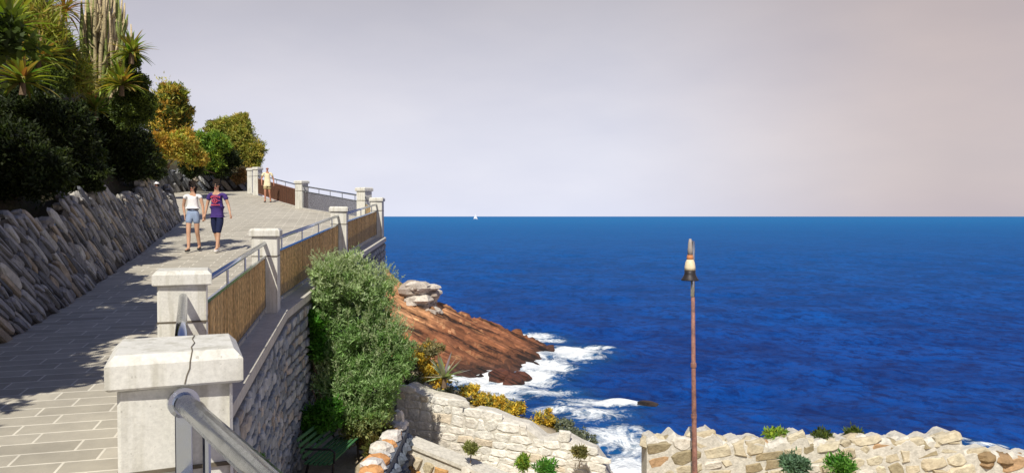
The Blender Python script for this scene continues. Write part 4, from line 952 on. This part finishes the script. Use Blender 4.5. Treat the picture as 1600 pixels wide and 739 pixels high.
# ------------------------------------------------------------------ people
def skin(name, J, E, mat, parent, M4, sub=2, rootj=None):
    names = list(J); me = bpy.data.meshes.new(name); me.from_pydata([M4 @ Vector(J[n][:3]) for n in names], [(names.index(a), names.index(b_)) for a, b_ in E], [])
    o = bpy.data.objects.new(name, me); col.objects.link(o)
    md_ = o.modifiers.new('s', 'SKIN'); sk = me.skin_vertices[0].data; kx = M4.to_scale()[0]
    for i, n in enumerate(names):
        r_ = J[n][3]; r_ = r_ if isinstance(r_, tuple) else (r_, r_); sk[i].radius = (r_[0]*kx, r_[1]*kx); sk[i].use_root = (n == (rootj or names[0]))
    md_.use_smooth_shade = True; md_.branch_smoothing = .6
    ss_ = o.modifiers.new('u', 'SUBSURF'); ss_.levels = ss_.render_levels = sub
    dg = bpy.context.evaluated_depsgraph_get(); m2 = bpy.data.meshes.new_from_object(o.evaluated_get(dg)); bpy.data.objects.remove(o); bpy.data.meshes.remove(me)
    m2.name = name; m2.materials.clear(); m2.materials.append(mat)
    o2 = bpy.data.objects.new(name, m2); col.objects.link(o2); o2.parent = parent; WL[o2.name] = WL[parent.name]; return o2
def person(loc, H, rz, lab, arms, legs, outfit, grp=None):
    """faces -Y; x to the viewer's right. arms: {'L':(elbow, wrist),'R':...} legs: {'L':(knee, ankle)...} in metres for H=1.7"""
    root = empty('person', loc, lab, 'person', grp); k = H/1.7; M4 = Matrix.Rotation(rz, 4, 'Z') @ Matrix.Scale(k, 4)
    sm = outfit['skin']; wm = outfit.get('wide', 1.0)
    J = {'pelvis': (0, 0, .95, (.125*wm, .09)), 'waist': (0, 0, 1.08, (.105*wm, .08)), 'chest': (0, -.005, 1.27, (.13*wm, .095)), 'nb': (0, .0, 1.42, (.06, .055)), 'neck': (0, -.005, 1.49, .046),
         'jaw': (0, -.02, 1.545, (.055, .068)), 'head': (0, -.012, 1.61, (.072, .088)), 'crown': (0, -.005, 1.66, (.06, .07)), 'nose': (0, -.105, 1.585, .012)}
    E = [('pelvis', 'waist'), ('waist', 'chest'), ('chest', 'nb'), ('nb', 'neck'), ('neck', 'jaw'), ('jaw', 'head'), ('head', 'crown'), ('jaw', 'nose')]
    for s, sg in (('L', -1), ('R', 1)):
        el_, wr = arms[s]; kn, an = legs[s]; sh = (sg*.165*wm, 0, 1.385)
        J['ear'+s] = (sg*.075, 0, 1.595, .014); E.append(('head', 'ear'+s))
        J['sh'+s] = (*sh, .05); J['el'+s] = (*el_, .036); J['wr'+s] = (*wr, .025)
        dv = (Vector(wr)-Vector(el_)).normalized(); hv = Vector(wr)+dv*.06; J['ha'+s] = (*hv, (.034, .02))
        E += [('nb', 'sh'+s), ('sh'+s, 'el'+s), ('el'+s, 'wr'+s), ('wr'+s, 'ha'+s)]
        for f in range(4):
            q = hv + Vector(((f-1.5)*.006, (f-1.5)*.018, 0)) + dv*(.035); q2 = q + dv*(.04+.01*(f in (1, 2))) + Vector((-sg*.015, -.004, 0))
            J[f'f{s}{f}'] = (*q, .010); J[f'g{s}{f}'] = (*q2, .0085); E += [('ha'+s, f'f{s}{f}'), (f'f{s}{f}', f'g{s}{f}')]
        q = Vector(wr)+dv*.03+Vector((0, -.035, 0)); J['th'+s] = (*q, .011); J['tt'+s] = (*(q+dv*.04), .009); E += [('wr'+s, 'th'+s), ('th'+s, 'tt'+s)]
        J['hip'+s] = (sg*.085*wm, 0, .87, .085); J['kn'+s] = (*kn, .054)
        ca = Vector(kn).lerp(Vector(an), .32) + Vector((0, .015, 0)); J['ca'+s] = (*ca, .052); J['an'+s] = (*an, .036)
        toe = Vector(an) + Vector((sg*.02, -.15, -.045)); J['to'+s] = (*toe, (.035, .022))
        E += [('pelvis', 'hip'+s), ('hip'+s, 'kn'+s), ('kn'+s, 'ca'+s), ('ca'+s, 'an'+s), ('an'+s, 'to'+s)]
    skin('body', J, E, sm, root, M4)
    # top
    e = .022; T_ = {'pelvis': (0, 0, outfit.get('hem', .93), (outfit.get('hemr', .155)*wm, outfit.get('hemr', .155)*.8)), 'waist': (0, 0, 1.08, (.115*wm+e, .085+e)), 'chest': (0, -.005, 1.27, (.135*wm+e, .097+e)), 'nb': (0, 0, 1.41, (.075, .065))}
    T_['hem'] = (0, 0, outfit.get('hem', .93)-.09, (outfit.get('hemr', .155)*wm, outfit.get('hemr', .155)*.8)); TE = [('hem', 'pelvis'), ('pelvis', 'waist'), ('waist', 'chest'), ('chest', 'nb')]
    for s, sg in (('L', -1), ('R', 1)):
        sh = Vector((sg*.165*wm, 0, 1.385)); el_ = Vector(arms[s][0]); q = sh.lerp(el_, outfit.get('sleeve', .55)); T_['sh'+s] = (*sh, .056); T_['sl'+s] = (*q, outfit.get('slr', .058)); TE += [('nb', 'sh'+s), ('sh'+s, 'sl'+s)]
    top_ = skin('shirt', T_, TE, outfit['top'], root, M4)
    sr = outfit.get('sr', .125); B_ = {'pelvis': (0, 0, .95, (sr*wm, sr*.8)), 'wb': (0, 0, outfit.get('wb', 1.0), (sr*.95*wm, sr*.76))}; BE = [('pelvis', 'wb')]
    for s, sg in (('L', -1), ('R', 1)):
        hp = Vector((sg*.085*wm, 0, .87)); kn, an = map(Vector, legs[s]); f = outfit['leg']
        B_['hip'+s] = (*hp, outfit.get('hr', .092))
        if f <= 1: q = hp.lerp(kn, f); B_['q'+s] = (*q, outfit.get('lr', .09)); BE += [('pelvis', 'hip'+s), ('hip'+s, 'q'+s)]
        else: B_['kn'+s] = (*kn, .07); q = kn.lerp(an, f-1); B_['q'+s] = (*q, .062); BE += [('pelvis', 'hip'+s), ('hip'+s, 'kn'+s), ('kn'+s, 'q'+s)]
    skin('shorts', B_, BE, outfit['bottom'], root, M4)
    for s, sg in (('L', -1), ('R', 1)):
        an = Vector(legs[s][1]); S_ = {'a': (an.x, an.y+.02, an.z-.005, .043), 'b': (an.x, an.y+.02, an.z-.05, (.042, .04)), 'c': (an.x+sg*.012, an.y-.08, an.z-.05, (.043, .034)), 'd': (an.x+sg*.02, an.y-.16, an.z-.06, (.038, .024))}
        skin('shoe', S_, [('a', 'b'), ('b', 'c'), ('c', 'd')], outfit['shoe'], root, M4)
    if outfit.get('hair'):
        Hh = {'a': (0, .035, 1.675, (.085, .075)), 'b': (0, .055, 1.61, (.098, .075)), 'c': (0, .055, 1.54, (.08, .055)), 'f': (0, -.035, 1.70, (.062, .03))}; HE = [('a', 'b'), ('b', 'c'), ('a', 'f')]
        if outfit['hair'] == 'long': Hh['c'] = (0, .05, 1.50, (.085, .05)); Hh['d'] = (0, .05, 1.42, (.07, .035)); HE.append(('c', 'd'))
        skin('hair', Hh, HE, M['hair'], root, M4)
    if outfit.get('glasses'):
        b = MB()
        for sx_ in (-.032, .032): b.lathe((0, 0, 0), [(.001, 0)]) if False else None; b.box(WL[root.name] + (M4 @ Vector((sx_, -.103, 1.61))), (.05*k, .012*k, .034*k), rz, bev=.004)
        b.box(WL[root.name] + (M4 @ Vector((0, -.104, 1.62))), (.02*k, .008*k, .008*k), rz)
        for sx_ in (-.068, .068): b.box(WL[root.name] + (M4 @ Vector((sx_*1.08, -.05, 1.617))), (.006*k, .11*k, .01*k), rz)
        b.build('sunglasses', M['black'], root)
    else:
        for sx_ in (-.03, .03):
            b = MB(); b.lathe(WL[root.name] + (M4 @ Vector((sx_, -.092, 1.60))), [(.004*k, -.008*k), (.011*k, 0), (.004*k, .008*k)], 8); b.build('eye', M['black'], root)
    b = MB(); b.box(WL[root.name] + (M4 @ Vector((0, -.092, 1.545))), (.042*k, .01*k, .009*k), rz, bev=.002); b.build('mouth', M['print'], root)
    if outfit.get('belt'):
        b = MB(); nn = 24; vs = []
        for z in (1.01, 1.045):
            for q in range(nn): a = 6.283*q/nn; vs.append(WL[root.name] + (M4 @ Vector((.142*math.cos(a), .122*math.sin(a), z+.03))))
        b.add(vs, [(q, (q+1) % nn, nn+(q+1) % nn, nn+q) for q in range(nn)]); b.build('belt', M['belt'], root)
    if outfit.get('print'):
        b = MB(); r = random.Random(2)
        def cell(x, z, w_, h_):
            x, z, w_, h_ = x*1.25, 1.25+(z-1.25)*1.3, w_*1.3, h_*1.3
            y = -.128 - .004 + abs(x)**2*3.2
            b.box(WL[root.name] + (M4 @ Vector((x, y, z))), (w_*k, .012*k, h_*k), rz)
        for i in range(8):
            x = (i-3.5)*.024; cell(x, 1.325-abs(x)**2*2.5, .014, .032); 
            if i % 2: cell(x, 1.34-abs(x)**2*2.5, .021, .008)
        for i in range(10):
            a = 6.283*i/10; cell(.045*math.cos(a), 1.245+.04*math.sin(a), .02, .018)
        cell(0, 1.245, .035, .012); cell(0, 1.245, .012, .04); cell(-.075, 1.245, .03, .012); cell(.075, 1.245, .03, .012)
        for i in range(9): x = (i-4)*.02; cell(x, 1.165, .013, .024)
        b.build('shirt_print', M['print'], root)
    if outfit.get('hat'):
        b = MB(); nn = 20; c0 = WL[root.name] + (M4 @ Vector((0, 0, 1.65))); b.lathe(c0, [(.15*k, -.01*k), (.155*k, 0), (.10*k, .015*k), (.095*k, .07*k), (.06*k, .10*k), (.01, .11*k)], nn); b.build('sun_hat', M['white'], root, smooth=True)
    return root
wpos = P(302, 392, 18.7); wpos = Vector((wpos.x, 18.7, pz(18.7))); mpos = Vector((P(340, 392, 18.7).x, 18.7, pz(18.7)))
dxh = (mpos-wpos).x
person(wpos, 1.66, R(4), 'woman in white top, pale denim shorts and sunglasses walking hand in hand on the path',
       {'L': ((-.25, .06, 1.13), (-.20, .02, .90)), 'R': ((.245, .0, 1.13), (.27, -.05, .89))}, {'L': ((-.08, -.10, .50), (-.06, -.16, .09)), 'R': ((.09, .02, .50), (.10, .16, .13))},
       dict(skin=M['skin'], top=M['white'], bottom=M['denim'], shoe=M['black'], hair='long', glasses=1, leg=.56, lr=.112, hr=.108, sleeve=.3, slr=.068, belt=1, hem=1.0, hemr=.10, sr=.158, wb=1.10, wide=1.1), 'couple walking hand in hand')
person(mpos, 1.70, R(-3), 'person in purple shirt with red print and navy shorts, right one of the couple',
       {'L': ((-.25, .0, 1.13), (-.28, -.05, .89)), 'R': ((.27, .02, 1.14), (.35, -.06, .93))}, {'L': ((-.07, .03, .50), (-.03, .14, .12)), 'R': ((.07, -.10, .50), (.05, -.14, .09))},
       dict(skin=M['skin'], top=M['purple'], bottom=M['navy'], shoe=M['white'], hair='short', glasses=1, leg=1.12, lr=.085, sleeve=.55, slr=.066, print=1, hem=.97, hemr=.135, wide=1.12, hr=.108), 'couple walking hand in hand')
m3 = Vector((P(418, 317, 38).x, 38, pz(38)))
person(m3, 1.76, R(10), 'man in cream shirt and khaki shorts walking by the far brown railing', {'L': ((-.26, 0, 1.14), (-.24, -.12, .93)), 'R': ((.27, .05, 1.14), (.30, .02, .90))}, {'L': ((-.09, -.06, .50), (-.10, -.06, .09)), 'R': ((.10, -.02, .50), (.13, .1, .09))},
       dict(skin=M['tan'], top=M['cream'], bottom=M['khaki'], shoe=M['black'], hair=None, leg=.75, lr=.11, sleeve=.6, slr=.075, wide=1.08))
c3 = Vector((P(245, 300, 29.8).x, 29.8, pz(29.8)))
person(c3, 1.27, R(-20), 'child in white sun hat showing over the end of the near wall', {'L': ((-.25, 0, 1.13), (-.27, -.05, .9)), 'R': ((.25, 0, 1.13), (.27, -.05, .9))}, {'L': ((-.09, -.03, .50), (-.1, 0, .09)), 'R': ((.09, -.03, .5), (.1, 0, .09))},
       dict(skin=M['skin'], top=M['pink'], bottom=M['denim'], shoe=M['white'], hair='short', leg=.6, hat=1))
